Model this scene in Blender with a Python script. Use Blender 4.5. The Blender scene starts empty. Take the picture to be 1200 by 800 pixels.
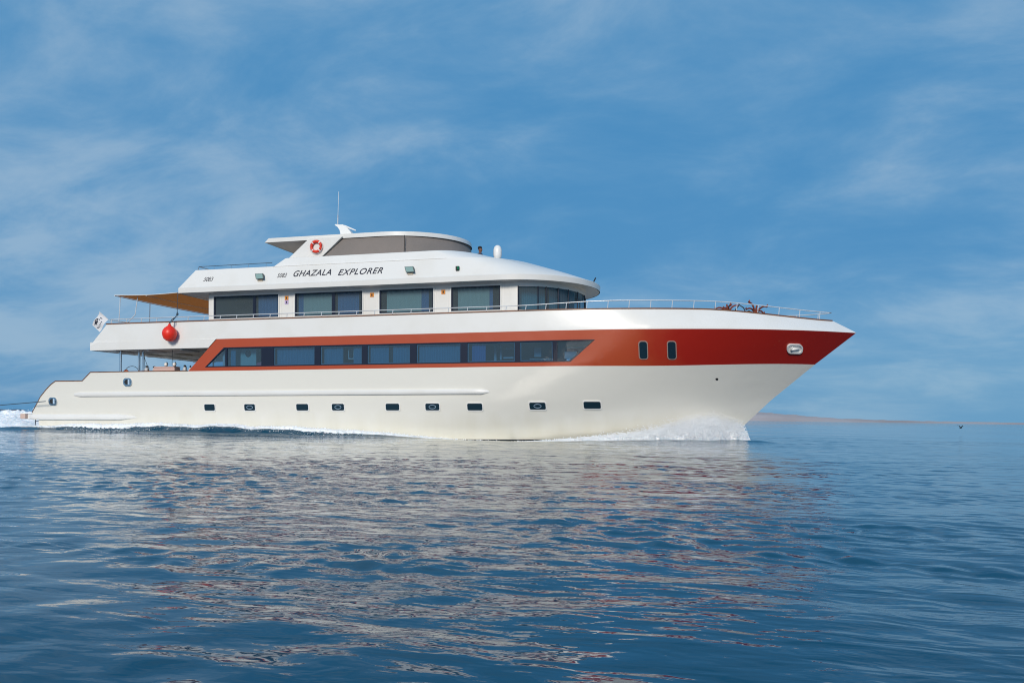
import bpy, bmesh, math, random
import numpy as np
from mathutils import Vector, Matrix
random.seed(7); RNG = np.random.default_rng(11)
R = math.radians
scn = bpy.context.scene
COL = scn.collection

# ------------------------------------------------------------------ camera
EYE = 0.93
cam_d = bpy.data.cameras.new('camera'); cam = bpy.data.objects.new('camera', cam_d); COL.objects.link(cam)
cam_d.sensor_width = 36; cam_d.lens = 36 * 1000 / 1200
cam_d.shift_y = (488.6 - 400) / 1200
cam_d.clip_start = 0.1; cam_d.clip_end = 60000
YAW = R(14.7)                       # looking a little aft of square
q = Matrix.Rotation(YAW, 4, 'Z') @ Matrix.Rotation(R(90), 4, 'X') @ Matrix.Rotation(R(0.80), 4, 'Z')
cam.matrix_world = Matrix.Translation((0, -38.25, EYE)) @ q
scn.camera = cam

# ------------------------------------------------------------------ sky and sun
SUN_EL = 25; SUN_AZ = 178          # compass-like: direction the light comes from, measured from +Y clockwise
sx, sy = math.sin(R(SUN_AZ)), math.cos(R(SUN_AZ))
wd = bpy.data.worlds.new('World'); scn.world = wd; wd.use_nodes = True
nt = wd.node_tree; nt.nodes.clear(); N = nt.nodes.new; L = nt.links.new
out = N('ShaderNodeOutputWorld'); bg = N('ShaderNodeBackground'); bg.inputs['Strength'].default_value = 0.1
sky = N('ShaderNodeTexSky'); sky.sky_type = 'NISHITA'; sky.sun_disc = False
sky.sun_elevation = R(SUN_EL); sky.sun_rotation = R(SUN_AZ); sky.air_density = 1.0; sky.dust_density = 1.0
tc = N('ShaderNodeTexCoord'); sep = N('ShaderNodeSeparateXYZ'); L(tc.outputs['Generated'], sep.inputs[0])
def math_node(op, a, b=None, c=None, tree=None):
    n = (tree or nt).nodes.new('ShaderNodeMath'); n.operation = op
    for i, v in enumerate((a, b, c)):
        if v is None: continue
        if isinstance(v, (int, float)): n.inputs[i].default_value = v
        else: (tree or nt).links.new(v, n.inputs[i])
    return n.outputs[0]
el = math_node('MAXIMUM', sep.outputs['Z'], 0.0)
den = math_node('ADD', el, 0.34)
cx = math_node('DIVIDE', sep.outputs['X'], den); cy = math_node('DIVIDE', sep.outputs['Y'], den)
cmb = N('ShaderNodeCombineXYZ'); L(cx, cmb.inputs[0]); L(cy, cmb.inputs[1])
mp = N('ShaderNodeMapping'); L(cmb.outputs[0], mp.inputs[0]); mp.inputs['Rotation'].default_value = (0, 0, R(24)); mp.inputs['Scale'].default_value = (0.75, 1.15, 1); mp.inputs['Location'].default_value = (3.1, 1.4, 0)
n1 = N('ShaderNodeTexNoise'); n1.inputs['Scale'].default_value = 1.15; n1.inputs['Detail'].default_value = 3; n1.inputs['Roughness'].default_value = 0.5; L(mp.outputs[0], n1.inputs['Vector'])
n2 = N('ShaderNodeTexNoise'); n2.inputs['Scale'].default_value = 3.6; n2.inputs['Detail'].default_value = 8; n2.inputs['Roughness'].default_value = 0.60; n2.inputs['Distortion'].default_value = 0.35; L(mp.outputs[0], n2.inputs['Vector'])
mix = math_node('ADD', math_node('MULTIPLY', n1.outputs['Fac'], 0.52), math_node('MULTIPLY', n2.outputs['Fac'], 0.56))
elb = math_node('MULTIPLY', el, math_node('MULTIPLY_ADD', math_node('MAXIMUM', math_node('MULTIPLY', sep.outputs['X'], -1.0), 0.0), 0.34, -0.04))           # thinner veil towards the top of the sky
fac = math_node('ADD', mix, elb)
rmp = N('ShaderNodeValToRGB'); L(fac, rmp.inputs[0]); cr = rmp.color_ramp; cr.interpolation = 'B_SPLINE'
cr.elements[0].position = 0.41; cr.elements[0].color = (0.055, 0.245, 0.500, 1)
cr.elements[1].position = 0.655; cr.elements[1].color = (0.285, 0.440, 0.610, 1)
e = cr.elements.new(0.54); e.color = (0.100, 0.295, 0.535, 1)
hz = N('ShaderNodeMapRange'); hz.inputs['From Min'].default_value = 0.0; hz.inputs['From Max'].default_value = 0.16; hz.inputs['To Min'].default_value = 0.60; hz.inputs['To Max'].default_value = 0.0
L(el, hz.inputs[0])
hx = N('ShaderNodeMapRange'); hx.inputs['From Min'].default_value = -0.7; hx.inputs['From Max'].default_value = 0.3; hx.inputs['To Min'].default_value = 0.1; hx.inputs['To Max'].default_value = 1.0; L(sep.outputs['X'], hx.inputs[0])
mh = N('ShaderNodeMixRGB'); L(math_node('MULTIPLY', hz.outputs[0], hx.outputs[0]), mh.inputs[0]); L(rmp.outputs[0], mh.inputs[1]); mh.inputs[2].default_value = (0.15, 0.37, 0.58, 1)
SC = N('ShaderNodeVectorMath'); SC.operation = 'SCALE'; L(mh.outputs[0], SC.inputs[0]); SC.inputs['Scale'].default_value = 5.15
ms = N('ShaderNodeMixRGB'); ms.inputs[0].default_value = 0.96; L(sky.outputs[0], ms.inputs[1]); L(SC.outputs[0], ms.inputs[2])
L(ms.outputs[0], bg.inputs['Color']); L(bg.outputs[0], out.inputs['Surface'])

sl = bpy.data.lights.new('sun', 'SUN'); sun = bpy.data.objects.new('sun', sl); COL.objects.link(sun)
sl.energy = 1.42; sl.angle = R(14); sl.color = (1.0, 0.915, 0.80)
dv = Vector((sx * math.cos(R(SUN_EL)), sy * math.cos(R(SUN_EL)), math.sin(R(SUN_EL))))
sun.rotation_euler = dv.to_track_quat('Z', 'Y').to_euler()
sun.location = dv * 100

scn.render.engine = 'CYCLES'; scn.cycles.filter_width = 1.1
vs = scn.view_settings; vs.view_transform = 'Standard'; vs.look = 'None'; vs.gamma = 1; vs.exposure = 0.95

# ------------------------------------------------------------------ materials
def mat(name, col, rough=0.4, metal=0.0, coat=0.0, noise=None, bump=None, ior=1.5):
    m = bpy.data.materials.new(name); m.use_nodes = True; t = m.node_tree; b = t.nodes['Principled BSDF']
    b.inputs['Base Color'].default_value = (*col, 1); b.inputs['Roughness'].default_value = rough
    b.inputs['Metallic'].default_value = metal; b.inputs['Coat Weight'].default_value = coat; b.inputs['Coat Roughness'].default_value = 0.06
    b.inputs['IOR'].default_value = ior
    if noise:                         # (scale, second colour, low, high)
        c = t.nodes.new('ShaderNodeTexCoord'); n = t.nodes.new('ShaderNodeTexNoise'); n.inputs['Scale'].default_value = noise[0]; n.inputs['Detail'].default_value = 6
        mpn = t.nodes.new('ShaderNodeMapping'); t.links.new(c.outputs['Object'], mpn.inputs[0]); t.links.new(mpn.outputs[0], n.inputs['Vector'])
        if len(noise) > 4: mpn.inputs['Scale'].default_value = noise[4]
        r = t.nodes.new('ShaderNodeMapRange'); r.inputs['From Min'].default_value = noise[2]; r.inputs['From Max'].default_value = noise[3]; t.links.new(n.outputs['Fac'], r.inputs[0])
        x = t.nodes.new('ShaderNodeMixRGB'); x.inputs[1].default_value = (*col, 1); x.inputs[2].default_value = (*noise[1], 1)
        t.links.new(r.outputs[0], x.inputs[0]); t.links.new(x.outputs[0], b.inputs['Base Color'])
    if bump:
        c2 = t.nodes.new('ShaderNodeTexCoord'); nb = t.nodes.new('ShaderNodeTexNoise'); nb.inputs['Scale'].default_value = bump[0]; nb.inputs['Detail'].default_value = 4
        t.links.new(c2.outputs['Object'], nb.inputs['Vector'])
        bp = t.nodes.new('ShaderNodeBump'); bp.inputs['Strength'].default_value = 1.0; bp.inputs['Distance'].default_value = bump[1]; t.links.new(nb.outputs['Fac'], bp.inputs['Height']); t.links.new(bp.outputs[0], b.inputs['Normal'])
    return m

M = {}
M['white'] = mat('white_gelcoat', (0.78, 0.77, 0.75), 0.32, noise=(0.7, (0.73, 0.71, 0.67), 0.45, 0.8), bump=(0.8, 0.012))
M['white2'] = mat('white_trim', (0.80, 0.79, 0.77), 0.35)
M['soffit'] = mat('grey_soffit', (0.80, 0.78, 0.76), 0.6)
M['taupe'] = mat('taupe_soffit', (0.78, 0.68, 0.62), 0.55, noise=(0.5, (0.72, 0.62, 0.57), 0.4, 0.7))
M['teak'] = mat('varnished_teak', (0.20, 0.075, 0.03), 0.4, noise=(3, (0.12, 0.045, 0.02), 0.4, 0.7))
M['deck'] = mat('deck', (0.45, 0.36, 0.26), 0.7)
M['steel'] = mat('stainless_steel', (0.72, 0.73, 0.74), 0.22, 1.0)
M['paintsteel'] = mat('painted_rail', (0.75, 0.76, 0.78), 0.3, 0.3)
M['navy'] = mat('dark_window_frame', (0.010, 0.013, 0.03), 0.25)
M['black'] = mat('black_rubber', (0.012, 0.012, 0.014), 0.6)
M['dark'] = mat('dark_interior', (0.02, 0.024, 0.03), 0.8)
M['red_paint'] = mat('orange_red_plastic', (0.85, 0.030, 0.012), 0.4)
M['ring'] = mat('life_ring_red', (0.72, 0.04, 0.015), 0.5)
M['rust'] = mat('rusty_iron', (0.26, 0.045, 0.018), 0.8, noise=(9, (0.08, 0.02, 0.012), 0.4, 0.7), bump=(25, 0.004))
M['awning'] = mat('tan_awning_canvas', (0.36, 0.13, 0.035), 0.85, noise=(2, (0.30, 0.11, 0.028), 0.4, 0.7))
M['rope'] = mat('dark_blue_rope', (0.05, 0.085, 0.12), 0.9)
M['letter'] = mat('navy_lettering', (0.012, 0.014, 0.03), 0.45)
M['green'] = mat('green_lamp_glass', (0.01, 0.14, 0.06), 0.15)
M['orange_sign'] = mat('amber_sign', (0.70, 0.25, 0.02), 0.5)
M['lilac_sign'] = mat('lilac_sign', (0.50, 0.40, 0.65), 0.5)
M['blind'] = mat('pale_green_blind', (0.42, 0.54, 0.53), 0.8)
M['skin'] = mat('skin', (0.20, 0.09, 0.055), 0.55)
M['hair'] = mat('black_hair', (0.01, 0.008, 0.008), 0.7)
M['shirt'] = mat('navy_shirt', (0.03, 0.05, 0.10), 0.9)
M['shorts'] = mat('khaki_shorts', (0.25, 0.2, 0.13), 0.9)
M['bird'] = mat('dark_feathers', (0.015, 0.013, 0.012), 0.7)
M['tank'] = mat('grey_white_tank', (0.55, 0.56, 0.58), 0.35, noise=(5, (0.4, 0.42, 0.45), 0.45, 0.6))
M['pinkbox'] = mat('pale_pink_box', (0.62, 0.42, 0.38), 0.6)
M['flagcloth'] = mat('white_flag_cloth', (0.70, 0.70, 0.72), 0.9)

def hull_mat():
    m = bpy.data.materials.new('cream_hull_paint'); m.use_nodes = True; t = m.node_tree; b = t.nodes['Principled BSDF']
    b.inputs['Roughness'].default_value = 0.28; b.inputs['Coat Weight'].default_value = 0.25; b.inputs['Coat Roughness'].default_value = 0.12
    c = t.nodes.new('ShaderNodeTexCoord'); s = t.nodes.new('ShaderNodeSeparateXYZ'); t.links.new(c.outputs['Object'], s.inputs[0])
    n = t.nodes.new('ShaderNodeTexNoise'); n.inputs['Scale'].default_value = 1.0; n.inputs['Detail'].default_value = 7
    mpn = t.nodes.new('ShaderNodeMapping'); mpn.inputs['Scale'].default_value = (1.6, 1.0, 0.35); t.links.new(c.outputs['Object'], mpn.inputs[0]); t.links.new(mpn.outputs[0], n.inputs['Vector'])
    # waterline staining: yellowish film that dies out about a metre up
    zz = math_node('MULTIPLY_ADD', n.outputs['Fac'], -1.3, math_node('ADD', s.outputs['Z'], 0.0, None, t), t)
    mr = t.nodes.new('ShaderNodeMapRange'); mr.inputs['From Min'].default_value = -0.65; mr.inputs['From Max'].default_value = 0.45; mr.inputs['To Min'].default_value = 1; mr.inputs['To Max'].default_value = 0; t.links.new(zz, mr.inputs[0])
    x = t.nodes.new('ShaderNodeMixRGB'); x.inputs[1].default_value = (0.78, 0.755, 0.69, 1); x.inputs[2].default_value = (0.62, 0.57, 0.43, 1)
    t.links.new(math_node('MULTIPLY', mr.outputs[0], 0.55, None, t), x.inputs[0])
    # dark bottom paint below the waterline
    lt = math_node('LESS_THAN', s.outputs['Z'], -0.07, None, t)
    x2 = t.nodes.new('ShaderNodeMixRGB'); t.links.new(lt, x2.inputs[0]); t.links.new(x.outputs[0], x2.inputs[1]); x2.inputs[2].default_value = (0.015, 0.017, 0.022, 1)
    t.links.new(x2.outputs[0], b.inputs['Base Color'])
    nb = t.nodes.new('ShaderNodeTexNoise'); nb.inputs['Scale'].default_value = 0.9; nb.inputs['Detail'].default_value = 2; t.links.new(c.outputs['Object'], nb.inputs['Vector'])
    bp = t.nodes.new('ShaderNodeBump'); bp.inputs['Distance'].default_value = 0.02; t.links.new(nb.outputs['Fac'], bp.inputs['Height']); t.links.new(bp.outputs[0], b.inputs['Normal'])
    return m
M['hull'] = hull_mat()

def band_mat():
    m = bpy.data.materials.new('orange_red_topside_paint'); m.use_nodes = True; t = m.node_tree; b = t.nodes['Principled BSDF']
    b.inputs['Roughness'].default_value = 0.36; b.inputs['Coat Weight'].default_value = 0.15; b.inputs['Coat Roughness'].default_value = 0.1
    c = t.nodes.new('ShaderNodeTexCoord'); s = t.nodes.new('ShaderNodeSeparateXYZ'); t.links.new(c.outputs['Object'], s.inputs[0])
    n = t.nodes.new('ShaderNodeTexNoise'); n.inputs['Scale'].default_value = 0.8; n.inputs['Detail'].default_value = 6; t.links.new(c.outputs['Object'], n.inputs['Vector'])
    # deep red towards the bow, brick orange aft; the join is patchy
    k = math_node('MULTIPLY_ADD', n.outputs['Fac'], 2.4, s.outputs['X'], t)
    mr = t.nodes.new('ShaderNodeMapRange'); mr.interpolation_type = 'SMOOTHSTEP'; mr.inputs['From Min'].default_value = -3.6; mr.inputs['From Max'].default_value = -0.6; t.links.new(k, mr.inputs[0])
    x = t.nodes.new('ShaderNodeMixRGB'); x.inputs[1].default_value = (0.43, 0.066, 0.020, 1); x.inputs[2].default_value = (0.36, 0.014, 0.005, 1); t.links.new(mr.outputs[0], x.inputs[0])
    # scuffs near the anchor pocket
    n3 = t.nodes.new('ShaderNodeTexNoise'); n3.inputs['Scale'].default_value = 9; n3.inputs['Detail'].default_value = 6; t.links.new(c.outputs['Object'], n3.inputs['Vector'])
    g = math_node('GREATER_THAN', n3.outputs['Fac'], 0.69, None, t); near = math_node('GREATER_THAN', s.outputs['X'], 0.6, None, t)
    x3 = t.nodes.new('ShaderNodeMixRGB'); t.links.new(math_node('MULTIPLY', math_node('MULTIPLY', g, near, None, t), 0.5, None, t), x3.inputs[0]); t.links.new(x.outputs[0], x3.inputs[1]); x3.inputs[2].default_value = (0.42, 0.16, 0.08, 1)
    t.links.new(x3.outputs[0], b.inputs['Base Color'])
    nb = t.nodes.new('ShaderNodeTexNoise'); nb.inputs['Scale'].default_value = 1.1; nb.inputs['Detail'].default_value = 2; t.links.new(c.outputs['Object'], nb.inputs['Vector'])
    bp = t.nodes.new('ShaderNodeBump'); bp.inputs['Distance'].default_value = 0.015; t.links.new(nb.outputs['Fac'], bp.inputs['Height']); t.links.new(bp.outputs[0], b.inputs['Normal'])
    return m
M['band'] = band_mat()

def glass_mat(name, tint, opac):
    m = bpy.data.materials.new(name); m.use_nodes = True; t = m.node_tree; b = t.nodes['Principled BSDF']
    o = t.nodes['Material Output']; b.inputs['Base Color'].default_value = (tint[0] * .3, tint[1] * .3, tint[2] * .3, 1); b.inputs['Roughness'].default_value = 0.04; b.inputs['IOR'].default_value = 1.6
    tr = t.nodes.new('ShaderNodeBsdfTransparent'); tr.inputs[0].default_value = (*tint, 1)
    mx = t.nodes.new('ShaderNodeMixShader'); mx.inputs[0].default_value = opac
    t.links.new(tr.outputs[0], mx.inputs[1]); t.links.new(b.outputs[0], mx.inputs[2]); t.links.new(mx.outputs[0], o.inputs['Surface'])
    c = t.nodes.new('ShaderNodeTexCoord'); nb = t.nodes.new('ShaderNodeTexNoise'); nb.inputs['Scale'].default_value = 1.2; t.links.new(c.outputs['Object'], nb.inputs['Vector'])
    bp = t.nodes.new('ShaderNodeBump'); bp.inputs['Distance'].default_value = 0.03; t.links.new(nb.outputs['Fac'], bp.inputs['Height']); t.links.new(bp.outputs[0], b.inputs['Normal'])
    return m
M['glass'] = glass_mat('blue_tinted_glass', (0.36, 0.60, 0.80), 0.36)
M['glass2'] = glass_mat('grey_tinted_glass', (0.52, 0.68, 0.76), 0.34)
M['port_glass'] = mat('dark_port_glass', (0.012, 0.03, 0.045), 0.06, ior=1.6)

t = M['awning'].node_tree; tl_ = t.nodes.new('ShaderNodeBsdfTranslucent'); tl_.inputs[0].default_value = (.50, .17, .045, 1); mx = t.nodes.new('ShaderNodeMixShader'); mx.inputs[0].default_value = .5
t.links.new(t.nodes['Principled BSDF'].outputs[0], mx.inputs[1]); t.links.new(tl_.outputs[0], mx.inputs[2]); t.links.new(mx.outputs[0], t.nodes['Material Output'].inputs['Surface'])
def curtain_mat(name, a, b_, sc=42):
    m = mat(name, a, 0.85); t = m.node_tree; b = t.nodes['Principled BSDF']
    c = t.nodes.new('ShaderNodeTexCoord'); w = t.nodes.new('ShaderNodeTexWave'); w.bands_direction = 'X'; w.inputs['Scale'].default_value = sc / 10; w.inputs['Distortion'].default_value = 1.2; w.inputs['Detail'].default_value = 1
    t.links.new(c.outputs['Object'], w.inputs['Vector'])
    x = t.nodes.new('ShaderNodeMixRGB'); x.inputs[1].default_value = (*a, 1); x.inputs[2].default_value = (*b_, 1); t.links.new(w.outputs['Fac'], x.inputs[0]); t.links.new(x.outputs[0], b.inputs['Base Color'])
    return m
M['curtain'] = curtain_mat('teal_curtain', (0.05, 0.30, 0.44), (0.035, 0.23, 0.35))
M['curtain_blue'] = curtain_mat('bright_blue_curtain', (0.04, 0.21, 0.48), (0.03, 0.15, 0.38))

# ------------------------------------------------------------------ object helpers
def tag(o, label=None, cat=None, group=None, kind=None):
    if label: o['label'] = label
    if cat: o['category'] = cat
    if group: o['group'] = group
    if kind: o['kind'] = kind
    return o
def link(name, verts, faces, m, parent=None, smooth=False, loc=None):
    me = bpy.data.meshes.new(name); me.from_pydata([tuple(v) for v in verts], [], faces); me.validate(); me.update()
    if m: me.materials.append(m)
    if smooth: me.polygons.foreach_set('use_smooth', [True] * len(me.polygons))
    o = bpy.data.objects.new(name, me); COL.objects.link(o)
    if parent: o.parent = parent
    if loc: o.location = loc
    return o
class MB:
    def __init__(s): s.v = []; s.f = []
    def add(s, v, f):
        k = len(s.v); s.v += [tuple(p) for p in v]; s.f += [tuple(i + k for i in q) for q in f]; return s
    def box(s, x0, x1, y0, y1, z0, z1):
        v = [(x, y, z) for x in (x0, x1) for y in (y0, y1) for z in (z0, z1)]
        return s.add(v, [(0, 1, 3, 2), (4, 6, 7, 5), (0, 4, 5, 1), (2, 3, 7, 6), (0, 2, 6, 4), (1, 5, 7, 3)])
    def tube(s, pts, r, n=8, closed=False, caps=True):
        pts = [Vector(p) for p in pts]; rs = r if isinstance(r, (list, tuple)) else [r] * len(pts)
        rings = []; up = Vector((0, 0, 1)); m_ = len(pts)
        for i, p in enumerate(pts):
            a = pts[(i - 1) % m_] if (i > 0 or closed) else p; b = pts[(i + 1) % m_] if (i < m_ - 1 or closed) else p
            d = (b - a).normalized(); u = d.cross(up)
            if u.length < 0.05: u = d.cross(Vector((0, 1, 0)))
            u.normalize(); w = d.cross(u)
            rings.append([p + (u * math.cos(2 * math.pi * k / n) + w * math.sin(2 * math.pi * k / n)) * rs[i] for k in range(n)])
        v = [x for rg in rings for x in rg]; f = []
        for i in range(m_ if closed else m_ - 1):
            j = (i + 1) % m_
            for k in range(n): f.append((i * n + k, i * n + (k + 1) % n, j * n + (k + 1) % n, j * n + k))
        if caps and not closed: f += [tuple(range(n))[::-1], tuple((m_ - 1) * n + k for k in range(n))]
        return s.add(v, f)
    def lathe(s, prof, c=(0, 0, 0), n=20, sx=1, sy=1):
        v = [(c[0] + r * math.cos(2 * math.pi * k / n) * sx, c[1] + r * math.sin(2 * math.pi * k / n) * sy, c[2] + z) for r, z in prof for k in range(n)]
        f = [(i * n + k, i * n + (k + 1) % n, (i + 1) * n + (k + 1) % n, (i + 1) * n + k) for i in range(len(prof) - 1) for k in range(n)]
        f += [tuple(range(n))[::-1], tuple((len(prof) - 1) * n + k for k in range(n))]
        return s.add(v, f)
    def grid(s, g, closed_u=False):        # g[row][col]
        nr, nc = len(g), len(g[0]); v = [p for r_ in g for p in r_]
        f = [(i * nc + k, i * nc + (k + 1) % nc, (i + 1) * nc + (k + 1) % nc, (i + 1) * nc + k) for i in range(nr - 1) for k in range(nc if closed_u else nc - 1)]
        return s.add(v, f)
    def mirror(s):
        k = len(s.v); s.v += [(x, -y, z) for x, y, z in s.v]; s.f += [tuple(i + k for i in q)[::-1] for q in s.f]; return s
    def build(s, name, m, parent=None, smooth=False, loc=None, bevel=0, auto=None, merge=True):
        o = link(name, s.v, s.f, m, parent, smooth, loc)
        if merge:
            bm = bmesh.new(); bm.from_mesh(o.data); bmesh.ops.remove_doubles(bm, verts=bm.verts, dist=0.0005)
            bmesh.ops.recalc_face_normals(bm, faces=bm.faces); bm.to_mesh(o.data); bm.free()
        if smooth and auto is not None: o.data.set_sharp_from_angle(angle=R(auto))
        if bevel:
            b = o.modifiers.new('bevel', 'BEVEL'); b.width = bevel; b.segments = 2; b.limit_method = 'ANGLE'; b.angle_limit = R(35)
        return o

# ------------------------------------------------------------------ the yacht: root and hull form (metres; x forward, y to port, z up)
TRIM = R(0.72)
yacht = bpy.data.objects.new('motor_yacht', None); COL.objects.link(yacht)
yacht.location = (-14, 0, 0); yacht.rotation_euler = (0, -TRIM, 0); yacht.empty_display_size = 2
tag(yacht, 'long white three-deck motor yacht with orange red stripe, under way on the sea', 'yacht')
OFF = (14, 0, 0)                      # part meshes are written in ship metres
YM = Matrix.Translation((-14, 0, 0)) @ Matrix.Rotation(-TRIM, 4, 'Y') @ Matrix.Translation((14, 0, 0))
def onship(x, y, z, rz=0):            # matrix of a thing standing on the yacht
    return YM @ Matrix.Translation((x, y, z)) @ Matrix.Rotation(rz, 4, 'Z')
def part(mb, name, m, smooth=False, bevel=0, auto=None, parent=None, label=None, merge=True):
    o = mb.build(name, m, parent or yacht, smooth, OFF if parent is None else None, bevel, auto, merge)
    if label: o['label'] = label
    return o
def both(mb, name, m, **k):           # the same piece on either side of the yacht, each its own part
    o = part(mb, name, m, **k); f = MB(); f.v = [(x, -y, z) for x, y, z in mb.v]; f.f = [q[::-1] for q in mb.f]; part(f, name, m, **k); return o
def lerp(a, b, t): return a + (b - a) * t
def sm(t): t = min(max(t, 0), 1); return t * t * (3 - 2 * t)
HT = [(-1.6, -1.2, 3.3, 15, 1.8), (-0.6, -0.35, 3.8, 14.5, 1.8), (0.47, 0.29, 4.05, 14, 1.9), (1.6, 1.45, 4.2, 13.8, 2.15), (3.12, 3.25, 4.25, 13.5, 2.45), (4.43, 4.9, 4.25, 13.3, 2.65), (5.4, 3.15, 4.2, 12.3, 2.55)]
def hp(z):
    z = min(max(z, HT[0][0]), HT[-1][0])
    for a, b in zip(HT, HT[1:]):
        if z <= b[0]:
            t = (z - a[0]) / (b[0] - a[0]); return [lerp(a[i], b[i], t) for i in range(1, 5)]
def xs(z): return hp(z)[0]
def hb(s, z):
    x, B, Le, p = hp(z); t = min(max((x - s) / Le, 0), 1); aft = 1 - 0.035 * sm((-24 - s) / 9)
    return B * aft * (1 - (1 - t) ** p)
def ztop(s): return lerp(5.22, 4.93, sm((s + 1.5) / 5.45) if s > -1.5 else 0)       # bulwark top
def z1(s): return 2.95 + 0.17 * sm((s + 4) / 7.25)
def z2(s): return 4.39 + 0.03 * sm((s + 3) / 7)
def P(s, z, off=0.0, side=-1): return (s, side * (hb(s, z) + off), z)
def nrm(s, z):
    e = 0.02; a = Vector(P(s + e, z)) - Vector(P(s - e, z)); b = Vector(P(s, z + e)) - Vector(P(s, z - e)); n = a.cross(b)
    if n.y > 0: n.negate()
    return n.normalized()
def PN(s, z, off=0.0): return tuple(Vector(P(s, z)) + nrm(s, z) * off)
def strip(bot, top, nv=1, off=0.0, nmax=0.5):   # patch on the hull surface between two (s,z) polylines with equal point counts
    B, T = [], []
    for i in range(len(bot) - 1):
        n = max(1, int(math.ceil(max(abs(bot[i + 1][0] - bot[i][0]), abs(top[i + 1][0] - top[i][0])) / nmax)))
        for k in range(n):
            t = k / n; B.append((lerp(bot[i][0], bot[i + 1][0], t), lerp(bot[i][1], bot[i + 1][1], t))); T.append((lerp(top[i][0], top[i + 1][0], t), lerp(top[i][1], top[i + 1][1], t)))
    B.append(bot[-1]); T.append(top[-1])
    return [[P(lerp(b[0], t[0], j / nv), lerp(b[1], t[1], j / nv), off) for b, t in zip(B, T)] for j in range(nv + 1)]
def to_stem(s0f, zlo, zhi, nu=70, nv=6):         # patch from an aft cut to the stem; s0f(v) gives the aft cut
    g = []
    for j in range(nv + 1):
        v = j / nv; row = []
        for i in range(nu + 1):
            u = 1 - (1 - i / nu) ** 1.5
            s = s0f(v); z = lerp(zlo(s), zhi(s), v)
            for _ in range(6):
                s = s0f(v) + (xs(z) - s0f(v)) * u; z = lerp(zlo(s), zhi(s), v)
            row.append((s, -hb(s, z) if i < nu else 0.0, z))
        g.append(row)
    return g

# lower hull: from below the water to the orange stripe, with the cut-down stern wings
h = MB()
SA = -24.24
h.grid(to_stem(lambda v: SA, lambda s: -1.6, lambda s: 0.72, 90, 10))
h.grid(to_stem(lambda v: SA, lambda s: 0.72, z1, 90, 12))
low = strip([(-32.8, -1.6), (SA, -1.6)], [(-32.8, 0.72), (SA, 0.72)], 10); h.grid(low)
prof_b = [(-33.15, 0.72), (-32.9, 0.72), (-32.75, 0.72), (-32.4, 0.72), (-32.0, 0.72), (-31.6, 0.72), (-30.15, 0.72), (-29.65, 0.72), (SA, 0.72)]
prof_t = [(-33.13, 1.06), (-32.82, 1.46), (-32.57, 1.82), (-32.22, 2.17), (-31.95, 2.40), (-31.68, 2.56), (-30.11, 2.56), (-29.63, 2.96), (SA, z1(SA))]
wing = strip(prof_b, prof_t, 10); h.grid(wing)
h.mirror()
# shelf under the wings and the transom
n0 = low[0]; trv = [[(r_[0][0], y * r_[0][1], r_[0][2]) for y in (1, .5, 0, -.5, -1)] for r_ in low]; h.grid(trv)
h.grid([[(-33.15, y, 0.72) for y in (-4.12, -2, 0, 2, 4.12)], [(-32.8, y, 0.72) for y in (-4.12, -2, 0, 2, 4.12)]])
part(h, 'hull', M['hull'], True, auto=30)
# inner skins of the stern wings, edge caps, swim platform, stern bulkhead
w = MB()
for top in (prof_t,):
    inn = [[(p[0], -(hb(p[0], p[1]) - 0.14), p[1]) for p in top], [(p[0], -(hb(p[0], 1.0) - 0.14), 0.76) for p in top]]
    w.grid(inn)
    w.grid([[P(*p) for p in top], [(p[0], -(hb(p[0], p[1]) - 0.14), p[1]) for p in top]])
both(w, 'stern_wing_lining', M['white'])
pf = MB(); pf.box(-33.45, -30.6, -3.95, 3.95, 0.74, 1.0); part(pf, 'swim_platform', M['white'], bevel=0.03)
pf = MB(); pf.box(-33.75, -33.452, -4.1, 4.1, 0.76, 1.02); part(pf, 'platform_bumper', mat('salmon_bumper', (0.62, 0.45, 0.38), 0.6), bevel=0.04)
sb = MB()
for k in range(5): sb.box(-30.9 + k * .3, -30.6 + k * .3, -1.2, 1.2, 1.002 + 0 * k, 1.2 + k * .2)
sb.box(-30.3, -30.15, -3.98, -1.22, 1.002, 2.3); sb.box(-30.3, -30.15, 1.22, 3.98, 1.002, 2.3)
part(sb, 'stern_steps', M['white'], bevel=0.02)
# decks
def deck(zf, s0, s1, name, inset=0.16, th=0.08, m='deck'):
    d = MB(); n = 40; S = [lerp(s0, s1, 1 - (1 - i / n) ** 1.4) for i in range(n + 1)]
    up = [(s, -max(hb(s, zf) - inset, 0.01), zf) for s in S]; upo = [(s, -y, z) for s, y, z in up]
    dn = [(s, y, zf - th) for s, y, z in up]; dno = [(s, -y, z) for s, y, z in dn]
    d.grid([up, upo]); d.grid([dn, dno]); d.grid([up, dn]); d.grid([upo, dno]); d.grid([[up[0], upo[0]], [dn[0], dno[0]]])
    return part(d, name, M[m])
deck(2.1, -30.0, -6.5, 'main_deck'); 
deck(4.5, -28.9, 3.55, 'upper_deck')

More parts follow.
